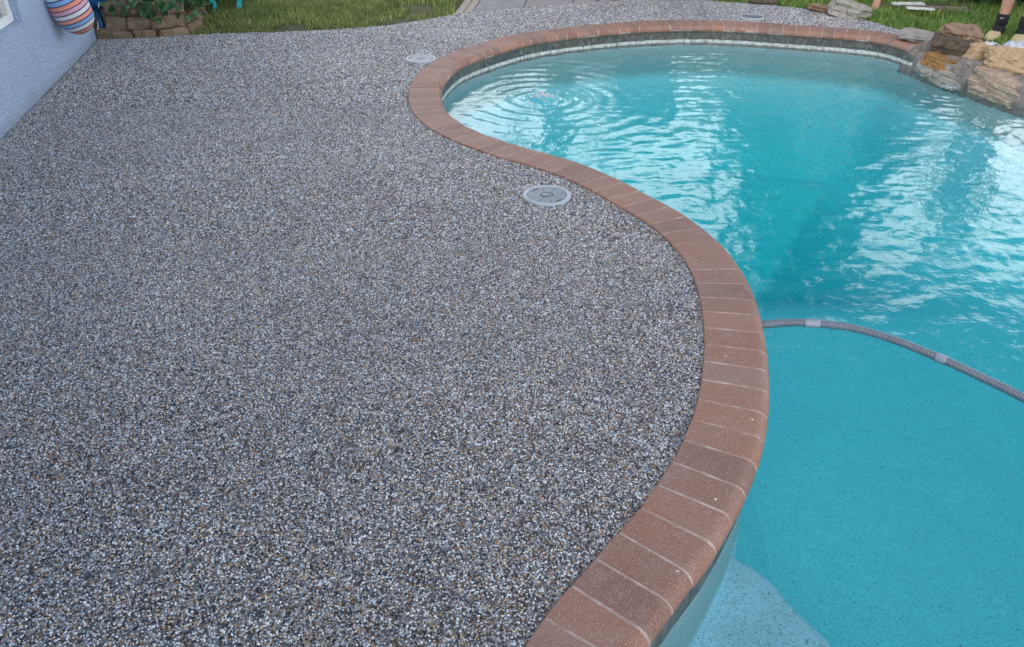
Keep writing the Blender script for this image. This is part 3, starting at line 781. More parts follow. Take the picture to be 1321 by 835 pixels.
win = hb('window', wx0 + 0.075, wx1 - 0.075, wz0 + 0.075, wz1 - 0.075, -0.105, -0.10, M['pane'])
fr = 0.055
for nm, a in (('frame', (wx0 + 0.012, wx0 + 0.012 + fr, wz0 + 0.012, wz1 - 0.012)), ('frame', (wx1 - 0.012 - fr, wx1 - 0.012, wz0 + 0.012, wz1 - 0.012)),
              ('frame', (wx0 + 0.014 + fr, wx1 - 0.014 - fr, wz0 + 0.012, wz0 + 0.012 + fr)), ('frame', (wx0 + 0.014 + fr, wx1 - 0.014 - fr, wz1 - 0.012 - fr, wz1 - 0.012)), ('frame', ((wx0 + wx1) / 2 - 0.02, (wx0 + wx1) / 2 + 0.02, wz0 + 0.014 + fr, wz1 - 0.014 - fr))):
    hb(nm, *a, -0.10, -0.045, M['white_frame'], win, 0.006)
hb('window_sill', wx0 - 0.0, wx1, wz0 - 0.002, wz0 + 0.008, -0.12, 0.006, M['stucco'], win, 0.002)
hb('window_back', wx0, wx1, wz0, wz1, -0.235, -0.20, M['black'], win)
rf = mesh('roof', [(-0.5, sgn * 0.5, HH), (12, sgn * 0.5, HH), (12, -sgn * 3.0, HH + 1.2), (-0.5, -sgn * 3.0, HH + 1.2), (-0.5, -sgn * 6.5, HH), (12, -sgn * 6.5, HH),
                  (-0.5, sgn * 0.5, HH + .12), (12, sgn * 0.5, HH + .12), (12, -sgn * 3.0, HH + 1.32), (-0.5, -sgn * 3.0, HH + 1.32), (-0.5, -sgn * 6.5, HH + .12), (12, -sgn * 6.5, HH + .12)],
          [(0, 1, 2, 3), (3, 2, 5, 4), (6, 9, 8, 7), (9, 10, 11, 8), (0, 6, 7, 1), (4, 5, 11, 10)], M['roof'], house)

# striped stuffed float hanging on the wall
def on_wall(px, py, off):
    d = ray(px, py); t_ = (W1 + WNRM * off - CAM).dot(WNRM) / d.dot(WNRM); return CAM + d * t_
t = NT('striped_canvas'); gx = t.n('SeparateXYZ'); t.l(t.obj(), gx.inputs[0])
nv = (0.035, 0.03, 0.11); stops = []
cols = [(0.55, 0.60, 0.66), (0.70, 0.28, 0.20), (0.62, 0.65, 0.68), (0.20, 0.36, 0.66), (0.70, 0.30, 0.22), (0.62, 0.65, 0.68), (0.60, 0.32, 0.42), (0.72, 0.26, 0.19), (0.20, 0.36, 0.66), (0.42, 0.60, 0.68), (0.62, 0.65, 0.68), (0.25, 0.25, 0.40), (0.20, 0.36, 0.66)]
x0 = 0.0
for i, c_ in enumerate(cols):
    stops += [(i / 13.0, c_), (i / 13.0 + 0.058, nv)]
rmp = t.n('MapRange'); rmp.inputs['From Min'].default_value = -0.20; rmp.inputs['From Max'].default_value = 0.20; t.l(gx.outputs[2], rmp.inputs['Value'])
t.bsdf(t.ramp(rmp.outputs[0], stops, 'CONSTANT'), 0.7, t.noise(160, 2, 0.5, t.obj()), 0.2, 0.003); M['stripes'] = t.m
fc = on_wall(87, 6, 0.12)
fl_ = empty('striped_float', tuple(fc)); tag(fl_, 'pastel striped stuffed float hanging on the blue wall', 'float')
prof = [(0.0, -0.195), (0.035, -0.19), (0.07, -0.172), (0.098, -0.14), (0.117, -0.10), (0.126, -0.05), (0.127, 0.0), (0.122, 0.05), (0.110, 0.10), (0.09, 0.145), (0.06, 0.18), (0.028, 0.196), (0.0, 0.20)]
o = lathe('body', prof, M['stripes'], fl_, 32)
o.rotation_euler = (math.radians(12), math.radians(-16), math.radians(20)); o.scale = (1.12, 1.12, 1.15)
hk = on_wall(86, -40, 0.03)
tube('rope', [fc * 0 + Vector((-0.02, 0, 0.17)), (hk - fc) * 0.6, hk - fc], 0.006, M['white_cloth'], fl_, 8)
# tap beside it
tp = on_wall(67, 18, 0.0)
tap = empty('wall_tap', tuple(tp)); tag(tap, 'small dark wall tap beside the striped float', 'tap')
tube('spout', [tp * 0, WNRM * 0.05, WNRM * 0.085 + Vector((0, 0, -0.01)), WNRM * 0.10 + Vector((0, 0, -0.045))], [0.012, 0.013, 0.012, 0.013], M['bronze'], tap, 12)
tube('handle', [WNRM * 0.045 + Vector((0, 0, 0.012)), WNRM * 0.05 + Vector((0, 0, 0.04))], [0.006, 0.007], M['bronze'], tap, 10)
tube('handle', [WNRM * 0.05 + WT * -0.03 + Vector((0, 0, 0.04)), WNRM * 0.05 + WT * 0.03 + Vector((0, 0, 0.04))], [0.007, 0.007], M['bronze'], tap, 10)
tube('flange', [tp * 0, WNRM * 0.008], [0.024, 0.022], M['bronze'], tap, 16)
# blue globe behind the corner
gc = AT(121, -4, 7.34)
gb = empty('blue_globe', (gc.x, gc.y, 0)); tag(gb, 'deep blue glazed globe on a slim stand at the house corner', 'globe')
pr = [(0.0, gc.z - 0.112)] + [(0.112 * math.sin(a), gc.z - 0.112 * math.cos(a)) for a in np.linspace(0.1, PI - 0.02, 16)]
lathe('globe', pr, M['blue_glaze'], gb, 36)
lathe('stand', [(0.06, 0.0), (0.062, 0.02), (0.035, 0.05), (0.022, gc.z - 0.14), (0.035, gc.z - 0.104)], M['blue_glaze'], gb, 24)

# ------------------------------------------------------------------ rocks
def rock_mesh(seed, dims, sub=3, planes=14, rough=0.06, flat=0.0):
    r = random.Random(seed); bm = bmesh.new(); bmesh.ops.create_icosphere(bm, subdivisions=sub, radius=1.0)
    ns = [Vector((0, 0, 1)), Vector((0, 0, -1))]; hs = [0.62, 0.62]
    for k in range(4):
        a = k * PI / 2 + r.gauss(0, 0.22); ns.append(Vector((math.cos(a), math.sin(a), r.gauss(0, 0.12))).normalized()); hs.append(r.uniform(0.66, 0.8))
    for _ in range(planes - 6):
        v = Vector((r.gauss(0, 1), r.gauss(0, 1), r.gauss(0, 0.5))).normalized(); ns.append(v); hs.append(r.uniform(0.78, 1.02))
    off = Vector((r.uniform(0, 50), r.uniform(0, 50), r.uniform(0, 50)))
    for v in bm.verts:
        d = v.co.normalized(); k = 1.2
        for n_, h_ in zip(ns, hs):
            q_ = d.dot(n_)
            if q_ > 1e-3: k = min(k, h_ / q_)
        p = d * k
        nz = noise.fractal(p * 2.6 + off, 0.7, 2.1, 5) * rough + noise.noise(Vector((p.x, p.y, p.z * 7)) * 1.3 + off) * rough * 0.6
        lay = noise.noise(Vector((math.floor((p.z + 0.06 * noise.noise(p * 2 + off)) * 5.5) * 3.7, off.y, off.z))) * 0.10
        v.co = p + d * nz + Vector((d.x, d.y, 0)) * lay
    mx = [max(abs(v.co[k]) for v in bm.verts) for k in range(3)]
    for v in bm.verts: v.co = Vector([v.co[k] / mx[k] * dims[k] / 2 for k in range(3)])
    return bm
def rock(name, seed, c, dims, mat, label=None, cat='rock', rot=(0, 0, 0), sub=3, group=None, parent=None, rough=0.07, planes=14):
    o = from_bm(name, rock_mesh(seed, dims, sub, planes, rough), mat, parent, True)
    o.data.set_sharp_from_angle(angle=math.radians(26))
    o.location = c; o.rotation_euler = tuple(math.radians(a) for a in rot)
    if label: tag(o, label, cat, group)
    return o
# planter wall of stacked blocks
planter = empty('planter_wall', (-3.3, 7.15, 0)); tag(planter, 'low brown stacked stone planter wall beside the house corner', 'planter wall')
pl = catmull([W1 + Vector((0.06, 0.10, 0)), Vector((-3.30, 7.165, 0)), Vector((-3.02, 7.27, 0)), Vector((-2.95, 7.50, 0)), Vector((-3.04, 7.95, 0)), Vector((-3.22, 8.6, 0)), Vector((-3.4, 9.4, 0))], 30)
pln = [0.0]
for a_, b_ in zip(pl[:-1], pl[1:]): pln.append(pln[-1] + (b_ - a_).length)
pa = np.array([tuple(v) for v in pl])
def plat(s): return Vector([float(np.interp(s, pln, pa[:, k])) for k in range(3)])
pl_org = Vector((-3.3, 7.15, 0)); sd_ = 100
for row, (z0, hgt, st0, wid) in enumerate(((-0.045, 0.105, -0.10, 0.26), (0.060, 0.110, -0.02, 0.24), (0.170, 0.115, 0.0, 0.25))):
    s = st0
    while s < pln[-1]:
        w = random.uniform(0.8, 1.25) * wid
        m = plat(s + w / 2); d = plat(s + w / 2 + 0.05) - plat(s + w / 2 - 0.05); a = math.degrees(math.atan2(d.y, d.x))
        inw = Vector((-d.y, d.x, 0)).normalized()
        sd_ += 1
        c_ = m + inw * (0.06 + 0.025 * row + random.uniform(-0.012, 0.012)) + Vector((0, 0, z0 + hgt / 2)) - pl_org
        bm = bmesh.new(); bm_box(bm, (0, 0, 0), (w - 0.008, 0.17, hgt - 0.003), None, 0.012)
        bmesh.ops.subdivide_edges(bm, edges=bm.edges[:], cuts=2, use_grid_fill=True)
        of = Vector((sd_ * 3.1, 0, 0))
        for v in bm.verts: v.co += Vector((noise.noise(v.co * 9 + of), noise.noise(v.co * 9 + of + Vector((9, 0, 0))), 0.6 * noise.noise(v.co * 9 + of + Vector((0, 9, 0))))) * 0.026
        o = from_bm('stone', bm, M['st_block'], planter); o.location = c_; o.rotation_euler = (0, 0, math.radians(a + random.uniform(-4, 4)))
        s += w
soil_pts = [plat(s) for s in np.linspace(0.0, pln[-1], 40)]
sl = []
for i, p in enumerate(soil_pts):
    d = plat(min(i * pln[-1] / 39 + 0.05, pln[-1])) - plat(max(i * pln[-1] / 39 - 0.05, 0)); inw = Vector((-d.y, d.x, 0)).normalized(); sl.append(p + inw * 0.10)
tag(fill_poly('planter_soil', [[(p.x, p.y) for p in sl] + [(-5.0, 9.4), (-4.6, 7.30)]], 0.22, M['soil']), kind='structure')

# leaf helpers
def leaf_shape(w=0.5, fold=0.12, tip=1.0):
    vs = [(0, 0, 0), (0.22, w * 0.8, fold), (0.55, w * 0.75, fold), (1.0, 0, -0.12), (0.55, -w * 0.75, fold), (0.22, -w * 0.8, fold), (0.5, 0, 0.0)]
    return vs, [(0, 6, 1), (1, 6, 2), (2, 6, 3), (3, 6, 4), (4, 6, 5), (5, 6, 0)]
def leaf_cloud(name, centers, size, mat, parent, rng, w=0.5, droop=0.5):
    lv, lf = leaf_shape(w); lv = np.array(lv); lf = np.array(lf); n = len(centers)
    az = rng.uniform(0, 2 * PI, n); el = rng.normal(-droop, 0.5, n); roll = rng.normal(0, 0.6, n); sz = size * rng.uniform(0.6, 1.3, n)
    cx, sx = np.cos(el), np.sin(el)
    d = np.stack([np.cos(az) * cx, np.sin(az) * cx, sx], 1); sd2 = np.stack([-np.sin(az), np.cos(az), np.zeros(n)], 1)
    up = np.cross(d, sd2); sd3 = sd2 * np.cos(roll)[:, None] + up * np.sin(roll)[:, None]; up3 = np.cross(d, sd3)
    V = centers[:, None, :] + sz[:, None, None] * (lv[None, :, 0:1] * d[:, None] + lv[None, :, 1:2] * sd3[:, None] + lv[None, :, 2:3] * up3[:, None])
    F_ = lf[None] + (np.arange(n) * len(lv))[:, None, None]
    return np_mesh(name, V.reshape(-1, 3), F_.reshape(-1, 3), mat, parent, False)
# broad leaved plant over the planter wall: single leaves
plant_c = Vector((-3.20, 7.56, 0.22))
plant = empty('leafy_plant', tuple(plant_c)); tag(plant, 'dark green broad leaved plant spilling over the stone planter wall', 'plant')
lv, lf = leaf_shape(0.55); leaf_me = bpy.data.meshes.new('leaf'); leaf_me.from_pydata([Vector(v) for v in lv], [], lf); leaf_me.materials.append(M['leaf_obj']); leaf_me.update()
r = random.Random(5)
for i in range(295):
    a = r.uniform(0, 2 * PI); q_ = math.sqrt(r.random()); x, y = 0.36 * q_ * math.cos(a), 0.34 * q_ * math.sin(a) - 0.03
    z = 0.34 * (1 - q_ * q_) * r.uniform(0.35, 1.0) + r.uniform(-0.02, 0.06) - (0.12 * r.random() if q_ > 0.8 else 0)
    if i % 7 == 0: x, y, z = r.uniform(-0.35, 0.30), -0.40 + r.uniform(-0.05, 0.05), r.uniform(-0.02, 0.12)
    o = bpy.data.objects.new('leaf', leaf_me); COL.objects.link(o); o.parent = plant
    o.location = (x, y, z); sc = r.uniform(0.05, 0.085); o.scale = (sc, sc, sc)
    o.rotation_euler = (r.gauss(0, 0.4), r.uniform(0.1, 0.9), math.atan2(y, x) + r.gauss(0, 0.6))
for i in range(9):
    a = r.uniform(0, 2 * PI); tube('stem', [(0.03 * math.cos(a), 0.03 * math.sin(a), -0.02), (0.15 * math.cos(a), 0.13 * math.sin(a), 0.14), (0.3 * math.cos(a), 0.26 * math.sin(a), 0.2)], [0.006, 0.005, 0.003], M['leaf_obj'], plant, 6)
leaf_cloud('foliage', np.array([(r.gauss(-0.02, 0.2), r.gauss(0.06, 0.18), r.uniform(0.0, 0.30)) for _ in range(1400)]), 0.075, M['leaf'], plant, RNG)

# ------------------------------------------------------------------ lawn grass
def blades(name, poly, dens, hgt, mat, label, bare=0.0, near_edge=None):
    poly = np.array(poly); x0, y0 = poly.min(0); x1, y1 = poly.max(0); n = int((x1 - x0) * (y1 - y0) * dens)
    X, Y = RNG.uniform(x0, x1, n), RNG.uniform(y0, y1, n); k = inside(X, Y, poly); X, Y = X[k], Y[k]
    nz = np.array([noise.fractal(Vector((a * 1.7, b * 1.7, 3.3)), 1.0, 2.0, 3) for a, b in zip(X[::1], Y[::1])]) if bare else np.zeros(len(X))
    k = nz < (0.55 - bare) + RNG.normal(0, 0.12, len(X)) if bare else np.ones(len(X), bool); X, Y = X[k], Y[k]; n = len(X)
    h = hgt * RNG.uniform(0.5, 1.3, n); az = RNG.uniform(0, 2 * PI, n); ln = RNG.uniform(0.15, 0.9, n) * h; w = RNG.uniform(0.0022, 0.0042, n)
    dx, dy = np.cos(az), np.sin(az); sx, sy = -dy, dx
    b = np.stack([X, Y, np.full(n, -0.03)], 1); side = np.stack([sx * w, sy * w, np.zeros(n)], 1)
    m = b + np.stack([dx * ln * 0.35, dy * ln * 0.35, h * 0.62], 1); tp_ = b + np.stack([dx * ln, dy * ln, h], 1)
    V = np.stack([b - side, b + side, m + side * 0.8, m - side * 0.8, tp_], 1).reshape(-1, 3)
    o_ = np.arange(n)[:, None] * 5
    F_ = np.concatenate([o_ + np.array([0, 1, 2]), o_ + np.array([0, 2, 3]), o_ + np.array([3, 2, 4])])
    o = np_mesh(name, V, F_, mat, None, False); tag(o, label, 'grass', kind='stuff'); return o
fe = [(p.x, p.y) for p in far_edge]
lawnL = [(-2.93, 7.24)] + fe[4:11] + [(-0.62, 9.6), (-3.5, 9.6), (-3.25, 8.6), (-3.08, 7.95), (-2.96, 7.5)]
lawnL = [(x, y + 0.015) for x, y in lawnL]
blades('lawn_grass', lawnL, 8000, 0.045, M['grass_dry'], 'patchy short grass between the stone planter and the paver path', 0.35)
fr_edge = [(x + 0.01, y + 0.02) for x, y in fe[16:]]
lawnR = fr_edge + [(3.95, 6.75), (4.15, 6.35), (4.5, 5.8), (7.5, 5.8), (7.5, 10.6), (1.9, 10.6)]
blades('lawn_grass', lawnR, 5200, 0.062, M['grass'], 'lush green lawn behind the pool and stone waterfall', 0.06)

# ------------------------------------------------------------------ paver path
path = empty('paver_path', (0, 8.2, 0)); tag(path, kind='structure')
def slab(name, quad, z0, z1, mat, parent, shrink=0.004):
    c_ = sum((Vector((q_[0], q_[1], 0)) for q_ in quad), Vector()) / 4; vs = []
    for z, sh in ((z0, 0), (z1 - 0.004, 0), (z1, 0.004)):
        for q_ in quad:
            v = Vector((q_[0], q_[1], 0)); d = (c_ - v).normalized(); v = v + d * (shrink + sh); vs.append((v.x, v.y, z))
    fs = [(8, 9, 10, 11)]
    for k in range(4):
        k2 = (k + 1) % 4; fs += [(k, k2, 4 + k2, 4 + k), (4 + k, 4 + k2, 8 + k2, 8 + k)]
    o = mesh(name, vs, fs, mat, None); o.parent = parent; o.matrix_parent_inverse = Matrix.Translation(-Vector(parent.location)); return o
pdir = Vector((0.10, 1.0, 0)).normalized()
def edge_y(x):
    ex = [p.x for p in far_edge[9:18]]; ey = [p.y for p in far_edge[9:18]]; return float(np.interp(x, ex, ey)) + 0.012
def pcol(x0, x1, lengths, mat, name):
    y = 0.0
    a0, a1 = Vector((x0, edge_y(x0), 0)), Vector((x1, edge_y(x1), 0))
    for ln in lengths:
        slab(name, [a0 + pdir * y, a1 + pdir * y, a1 + pdir * (y + ln), a0 + pdir * (y + ln)], -0.06, -0.004 + random.uniform(-0.002, 0.002), mat, path)
        y += ln
pcol(-0.585, -0.50, [0.22] * 8, M['edging'], 'edging_brick'); pcol(-0.495, -0.41, [0.12] + [0.22] * 8, M['edging'], 'edging_brick')
xx = -0.405; k = 0
while xx < 1.9:
    w = 0.52; pcol(xx, xx + w, ([0.28] if k % 2 else []) + [0.5] * 4, M['paver'], 'slate_paver'); xx += w + 0.004; k += 1

# ------------------------------------------------------------------ stone waterfall on the right bank
def RK(name, seed, px, py, Y, dims, mat, label, rot=(0, 0, 0), sub=4, rough=0.07, planes=14):
    return rock(name, seed, AT(px, py, Y), dims, M[mat], label, 'rock', rot, sub, 'stones of the waterfall', None, rough, planes)
RK('flagstone', 11, 1188, 47.5, 7.00, (0.40, 0.32, 0.06), 'st_grey', 'flat grey beige flagstone at the end of the brick coping', (5, 3, -28))
RK('rock', 12, 1203, 57, 6.85, (0.17, 0.15, 0.12), 'st_grey', 'small grey block under the flat grey flagstone', (0, 0, -15))
RK('capstone', 13, 1241, 45, 6.74, (0.38, 0.34, 0.13), 'st_brown', 'brown layered capstone on top of the waterfall', (8, 6, -12), 5, 0.16)
RK('rock', 14, 1244, 56, 6.70, (0.26, 0.26, 0.06), 'st_pink', 'thin pinkish slab under the brown capstone', (4, 6, -10))
RK('rock', 15, 1227, 66, 6.62, (0.38, 0.24, 0.25), 'st_dark', 'dark brown lichened block in the waterfall', (0, 4, -48), 5, 0.12)
RK('spout_stone', 16, 1259, 70, 6.44, (0.17, 0.20, 0.18), 'st_tan', 'pale tan spout stone the water runs from', (-12, 14, 10), 5, 0.09)
RK('rock', 17, 1217, 80, 6.52, (0.44, 0.24, 0.10), 'st_orange', 'rusty orange rock at the pool edge under the dark block', (0, 4, -62), 5, 0.09)
RK('rock', 18, 1219, 96, 6.47, (0.54, 0.26, 0.13), 'st_grey', 'grey beige slab at the waterline under the orange rock', (0, 3, -66), 5, 0.12)
RK('rock', 19, 1252, 97, 6.24, (0.17, 0.17, 0.24), 'st_mortar', 'grey mortared stone under the water spout', (0, 6, -60), 4, 0.14)
RK('boulder', 20, 1300, 86, 6.16, (0.44, 0.32, 0.25), 'st_tan', 'large tan boulder at the right edge of the frame', (0, 6, -55), 5, 0.12)
RK('rock', 21, 1294, 113, 5.96, (0.66, 0.31, 0.21), 'st_pink', 'long pinkish tan slab at the waterline on the right', (0, 4, -66), 5, 0.12)
RK('rock', 22, 1273, 74, 6.50, (0.16, 0.16, 0.12), 'st_pink', 'pink grey wedge stone behind the pale spout stone', (0, 0, 30))
RK('boulder', 23, 1375, 140, 5.60, (0.5, 0.42, 0.30), 'st_tan', 'rounded tan boulder further along the right bank', (0, 0, 30))
# mortar bed under the stones, following the bank
bm = bmesh.new(); sN = 160; rowsv = []
for i, s in enumerate(np.linspace(S_ROCK0 + 0.03, S_ROCK1, sN)):
    p, tg, nr = frame_s(s); row = []
    w1 = noise.noise(Vector((s * 6, 0, 0))) * 0.03; w2 = noise.noise(Vector((s * 5, 5, 0))) * 0.03
    tp = min(1.0, i / 12); fr_d = 0.200 + 0.02 * tp + w1 * 0.6 * tp
    for d, z in ((-0.35, -0.06), (-0.30, -0.01), (-0.05, 0.01 + w2 * 0.5), (0.08, 0.0 + w2 * 0.5), (0.17, -0.015 + w2 * 0.3), (fr_d, -0.04), (fr_d + 0.004, -0.16), (0.212, -0.22), (0.18, -0.30)):
        jz = noise.fractal(Vector((s * 14, d * 20, 2)), 0.8, 2.0, 3) * 0.022
        row.append(bm.verts.new((p[0] + nr[0] * d, p[1] + nr[1] * d, z + jz)))
    rowsv.append(row)
for a_, b_ in zip(rowsv[:-1], rowsv[1:]):
    for k in range(8): bm.faces.new((a_[k], a_[k + 1], b_[k + 1], b_[k]))
bmesh.ops.recalc_face_normals(bm, faces=bm.faces[:])
tag(from_bm('mortar_bed', bm, M['st_mortar'], None, True), 'rough grey mortar bed holding the waterfall stones along the bank', 'mortar')
# thin stream of water
a_, b_ = AT(1247, 82, 6.33), G(1229, 112, WATER_Z)
pts = [a_ + (b_ - a_) * u + Vector((0, 0, 0.09 * u * (1 - u) * 4 * 0.5)) for u in np.linspace(0, 1, 18)]
vs, fs = tube_mesh(pts, [0.010 - 0.005 * i / 17 + 0.0015 * math.sin(i * 2.3) for i in range(18)], 10)
tag(mesh('water_stream', vs, fs, M['spray'], None, True), 'thin clear water stream falling from the pale spout stone', 'water stream')
# cloth and strap behind the stones
def cloth(name, px, py, Y, sx, sy, hgt, mat, label, seed, rot=0.0):
    c_ = AT(px, py, Y); n = 26; vs, fs = [], []
    for j in range(n):
        for i in range(n):
            u, v = i / (n - 1) * 2 - 1, j / (n - 1) * 2 - 1; q_ = max(abs(u), abs(v))
            z = hgt * (1 - q_ ** 3) * (0.7 + 0.3 * noise.noise(Vector((u * 2 + seed, v * 2, 0)))) + 0.03 * noise.noise(Vector((u * 4, v * 4, seed)))
            vs.append((u * sx / 2 * (1 + 0.1 * noise.noise(Vector((v * 3, seed, 0)))), v * sy / 2, z if q_ < 1 else 0.0))
    for j in range(n - 1):
        for i in range(n - 1): fs.append((j * n + i, j * n + i + 1, (j + 1) * n + i + 1, (j + 1) * n + i))
    o = mesh(name, vs, fs, M[mat], None, True); o.location = c_; o.rotation_euler = (0, 0, rot); tag(o, label, 'cloth'); return o
cloth('towel', 1312, 75, 6.46, 0.40, 0.30, 0.17, 'cloth', 'grey marbled fabric bundle at the right edge by the clogs', 3, 0.3)
cloth('white_cloth', 1272, 60, 6.62, 0.20, 0.16, 0.035, 'white_cloth', 'small crumpled white cloth behind the spout stone', 8, 0.1)
st_ = empty('black_strap', tuple(AT(1284, 63, 6.5))); tag(st_, 'black strap with a white stripe lying by the fabric bundle', 'strap')
vs, fs = [], []
for i in range(14):
    u = i / 13; 
    for w in (-1, 1): vs.append((0.10 * u - 0.05, w * 0.03, 0.035 * math.sin(PI * u)))
    if i: fs.append((2 * i - 2, 2 * i, 2 * i + 1, 2 * i - 1))
o = mesh('band', vs, fs, M['black'], st_, True); o.modifiers.new('thick', 'SOLIDIFY').thickness = 0.004
o = mesh('stripe', [(x, y * 0.15, z + 0.003) for x, y, z in vs], fs, M['white_cloth'], st_, True); o.modifiers.new('thick', 'SOLIDIFY').thickness = 0.002
st_.rotation_euler = (0, 0, -0.9)

# boulder and flagstone on the lawn edge
rock('boulder', 40, AT(1097, 14, 8.02), (0.44, 0.26, 0.17), M['st_grey'], 'pale grey boulder on the lawn edge behind the pool', 'rock', (0, 14, -22), 4, None, None, 0.1)
rock('flagstone', 41, AT(1068, 12, 8.25), (0.40, 0.22, 0.05), M['st_brown'], 'flat brown flagstone left of the pale boulder', 'rock', (0, 6, -20), 4)
rock('rock', 42, AT(985, 3, 8.70), (0.30, 0.2, 0.05), M['st_dark'], 'low dark stone at the lawn edge beyond the far skimmer lid', 'rock', (0, 0, -10), 3)

# ------------------------------------------------------------------ plank pile and shrub
r = random.Random(11)
def plank(px, py, Y, ln, w, th, rz, mat, label):
    c_ = AT(px, py, Y); bm = bmesh.new(); bm_box(bm, (0, 0, 0), (ln, w, th), None, 0.004)
    o = from_bm('plank', bm, M[mat], None); o.location = c_; o.rotation_euler = (r.gauss(0, 0.06), r.gauss(0, 0.03), rz); tag(o, label, 'plank', 'planks piled on the lawn'); return o
plank(1187, 11.2, 8.30, 0.26, 0.10, 0.02, -0.25, 'wood_white', 'short white board, front one beside the plank pile')
plank(1171, 5.5, 8.55, 0.32, 0.10, 0.022, -0.08, 'wood_white', 'short white board, rear one on the plank pile')
plank(1205, 10, 8.42, 0.62, 0.12, 0.03, -0.22, 'wood', 'weathered plank running right from the white boards')
plank(1222, 13, 8.35, 0.50, 0.10, 0.025, -0.30, 'wood', 'weathered plank lowest on the right of the pile')
plank(1190, 4, 8.75, 0.9, 0.12, 0.03, -0.15, 'wood_dark', 'dark wet plank at the back of the pile')
plank(1160, 1, 8.95, 0.8, 0.12, 0.03, -0.10, 'wood', 'grey plank furthest left in the pile')
plank(1228, 8, 8.62, 0.7, 0.12, 0.03, -0.28, 'wood_dark', 'dark plank under the flowering shrub')
plank(1247, 17, 8.30, 0.35, 0.05, 0.02, -0.35, 'wood', 'thin weathered batten at the right end of the pile')
plank(1175, 8.8, 8.50, 0.7, 0.14, 0.03, -0.18, 'wood_dark', 'dark plank between the two white boards')
o = plank(1262, 21, 8.15, 0.13, 0.05, 0.012, 0.15, 'blue_plastic', 'small bright blue plastic strip lying on the lawn'); o.name = 'blue_strip'; o['category'] = 'strip'; del o['group']

def shrub(name, c, rx, ry, rz, n, size, label, flowers=0, group=None, mat='leaf'):
    root = empty(name, (c[0], c[1], -0.03)); tag(root, label, 'shrub', group)
    rr = RNG.normal(0, 1, (n, 3)); rr /= np.linalg.norm(rr, axis=1)[:, None]; rad = RNG.uniform(0.45, 1.0, n) ** 0.6
    lump = np.array([0.82 + 0.30 * noise.noise(Vector(v) * 2.3 + Vector((c[0], c[1], 0))) for v in rr])
    P = rr * (rad * lump)[:, None] * np.array([rx, ry, rz]) + np.array([0, 0, rz * 0.5]); P = P[P[:, 2] > 0.02]
    leaf_cloud('crown', P, size, M[mat], root, RNG, 0.42, 0.3)
    for i in range(5):
        a = i * 1.3; tube('stem', [(0.04 * math.cos(a), 0.04 * math.sin(a), 0), (rx * 0.4 * math.cos(a), ry * 0.4 * math.sin(a), rz * 0.8), (rx * 0.6 * math.cos(a), ry * 0.6 * math.sin(a), rz * 1.15)], [0.02, 0.013, 0.005], M['bark'], root, 7)
    for i in range(flowers):
        a = RNG.uniform(PI, 2 * PI); e = RNG.uniform(-0.35, 0.6)
        q_ = Vector((rx * 0.95 * math.cos(a) * math.cos(e), ry * 0.95 * math.sin(a) * math.cos(e), rz * 0.5 + rz * 0.95 * math.sin(e)))
        bm = bmesh.new()
        for k in range(9):
            v = Vector((RNG.normal(0, 0.014), RNG.normal(0, 0.014), RNG.normal(0, 0.012))); bmesh.ops.create_icosphere(bm, subdivisions=1, radius=0.012, matrix=Matrix.Translation(q_ + v) @ Matrix.Diagonal((1, 1, 0.5, 1)))
        from_bm('flower', bm, M['flower'], root)
    return root
shrub('flowering_shrub', (5.50, 8.98), 1.15, 0.72, 0.62, 5200, 0.075, 'green shrub with pale blue flowers behind the plank pile', 46)
shrub('round_shrub', (7.0, 8.4), 0.75, 0.7, 0.7, 2600, 0.075, 'plain dark shrub behind the person in clogs')

# ------------------------------------------------------------------ turquoise chair on the left lawn
ch_p = G(291, 9.5); ch = empty('garden_chair', (ch_p.x, ch_p.y + 0.13, -0.03), 0.12); ch.scale = (0.55, 0.55, 0.55); tag(ch, 'small turquoise slatted garden chair on the left lawn', 'chair')
for x in (-0.25, 0.25):
    o = box('leg', (x * 1.02, -0.24, 0.20), (0.085, 0.10, 0.46), M['teal'], ch, Matrix.Rotation(0.22 * (1 if x > 0 else -1), 3, 'Y'), 0.012)
    box('rail', (x, 0.18, 0.22), (0.03, 0.95, 0.11), M['teal'], ch, Matrix.Rotation(-0.28, 3, 'X'), 0.008)
    box('armrest', (x * 1.25, 0.02, 0.56), (0.13, 0.72, 0.025), M['teal'], ch, None, 0.008)
    box('rear_post', (x, 0.33, 0.32), (0.035, 0.07, 0.5), M['teal'], ch, None, 0.008)
for k in range(6): box('seat_slat', (0, -0.26 + k * 0.085, 0.385 - k * 0.022), (0.52, 0.075, 0.02), M['teal'], ch, Matrix.Rotation(-0.28, 3, 'X'), 0.005)
for k in range(5): box('back_slat', (-0.2 + k * 0.1, 0.36, 0.66), (0.09, 0.02, 0.86 - 0.06 * abs(k - 2)), M['teal'], ch, Matrix.Rotation(-0.38, 3, 'X'), 0.005)

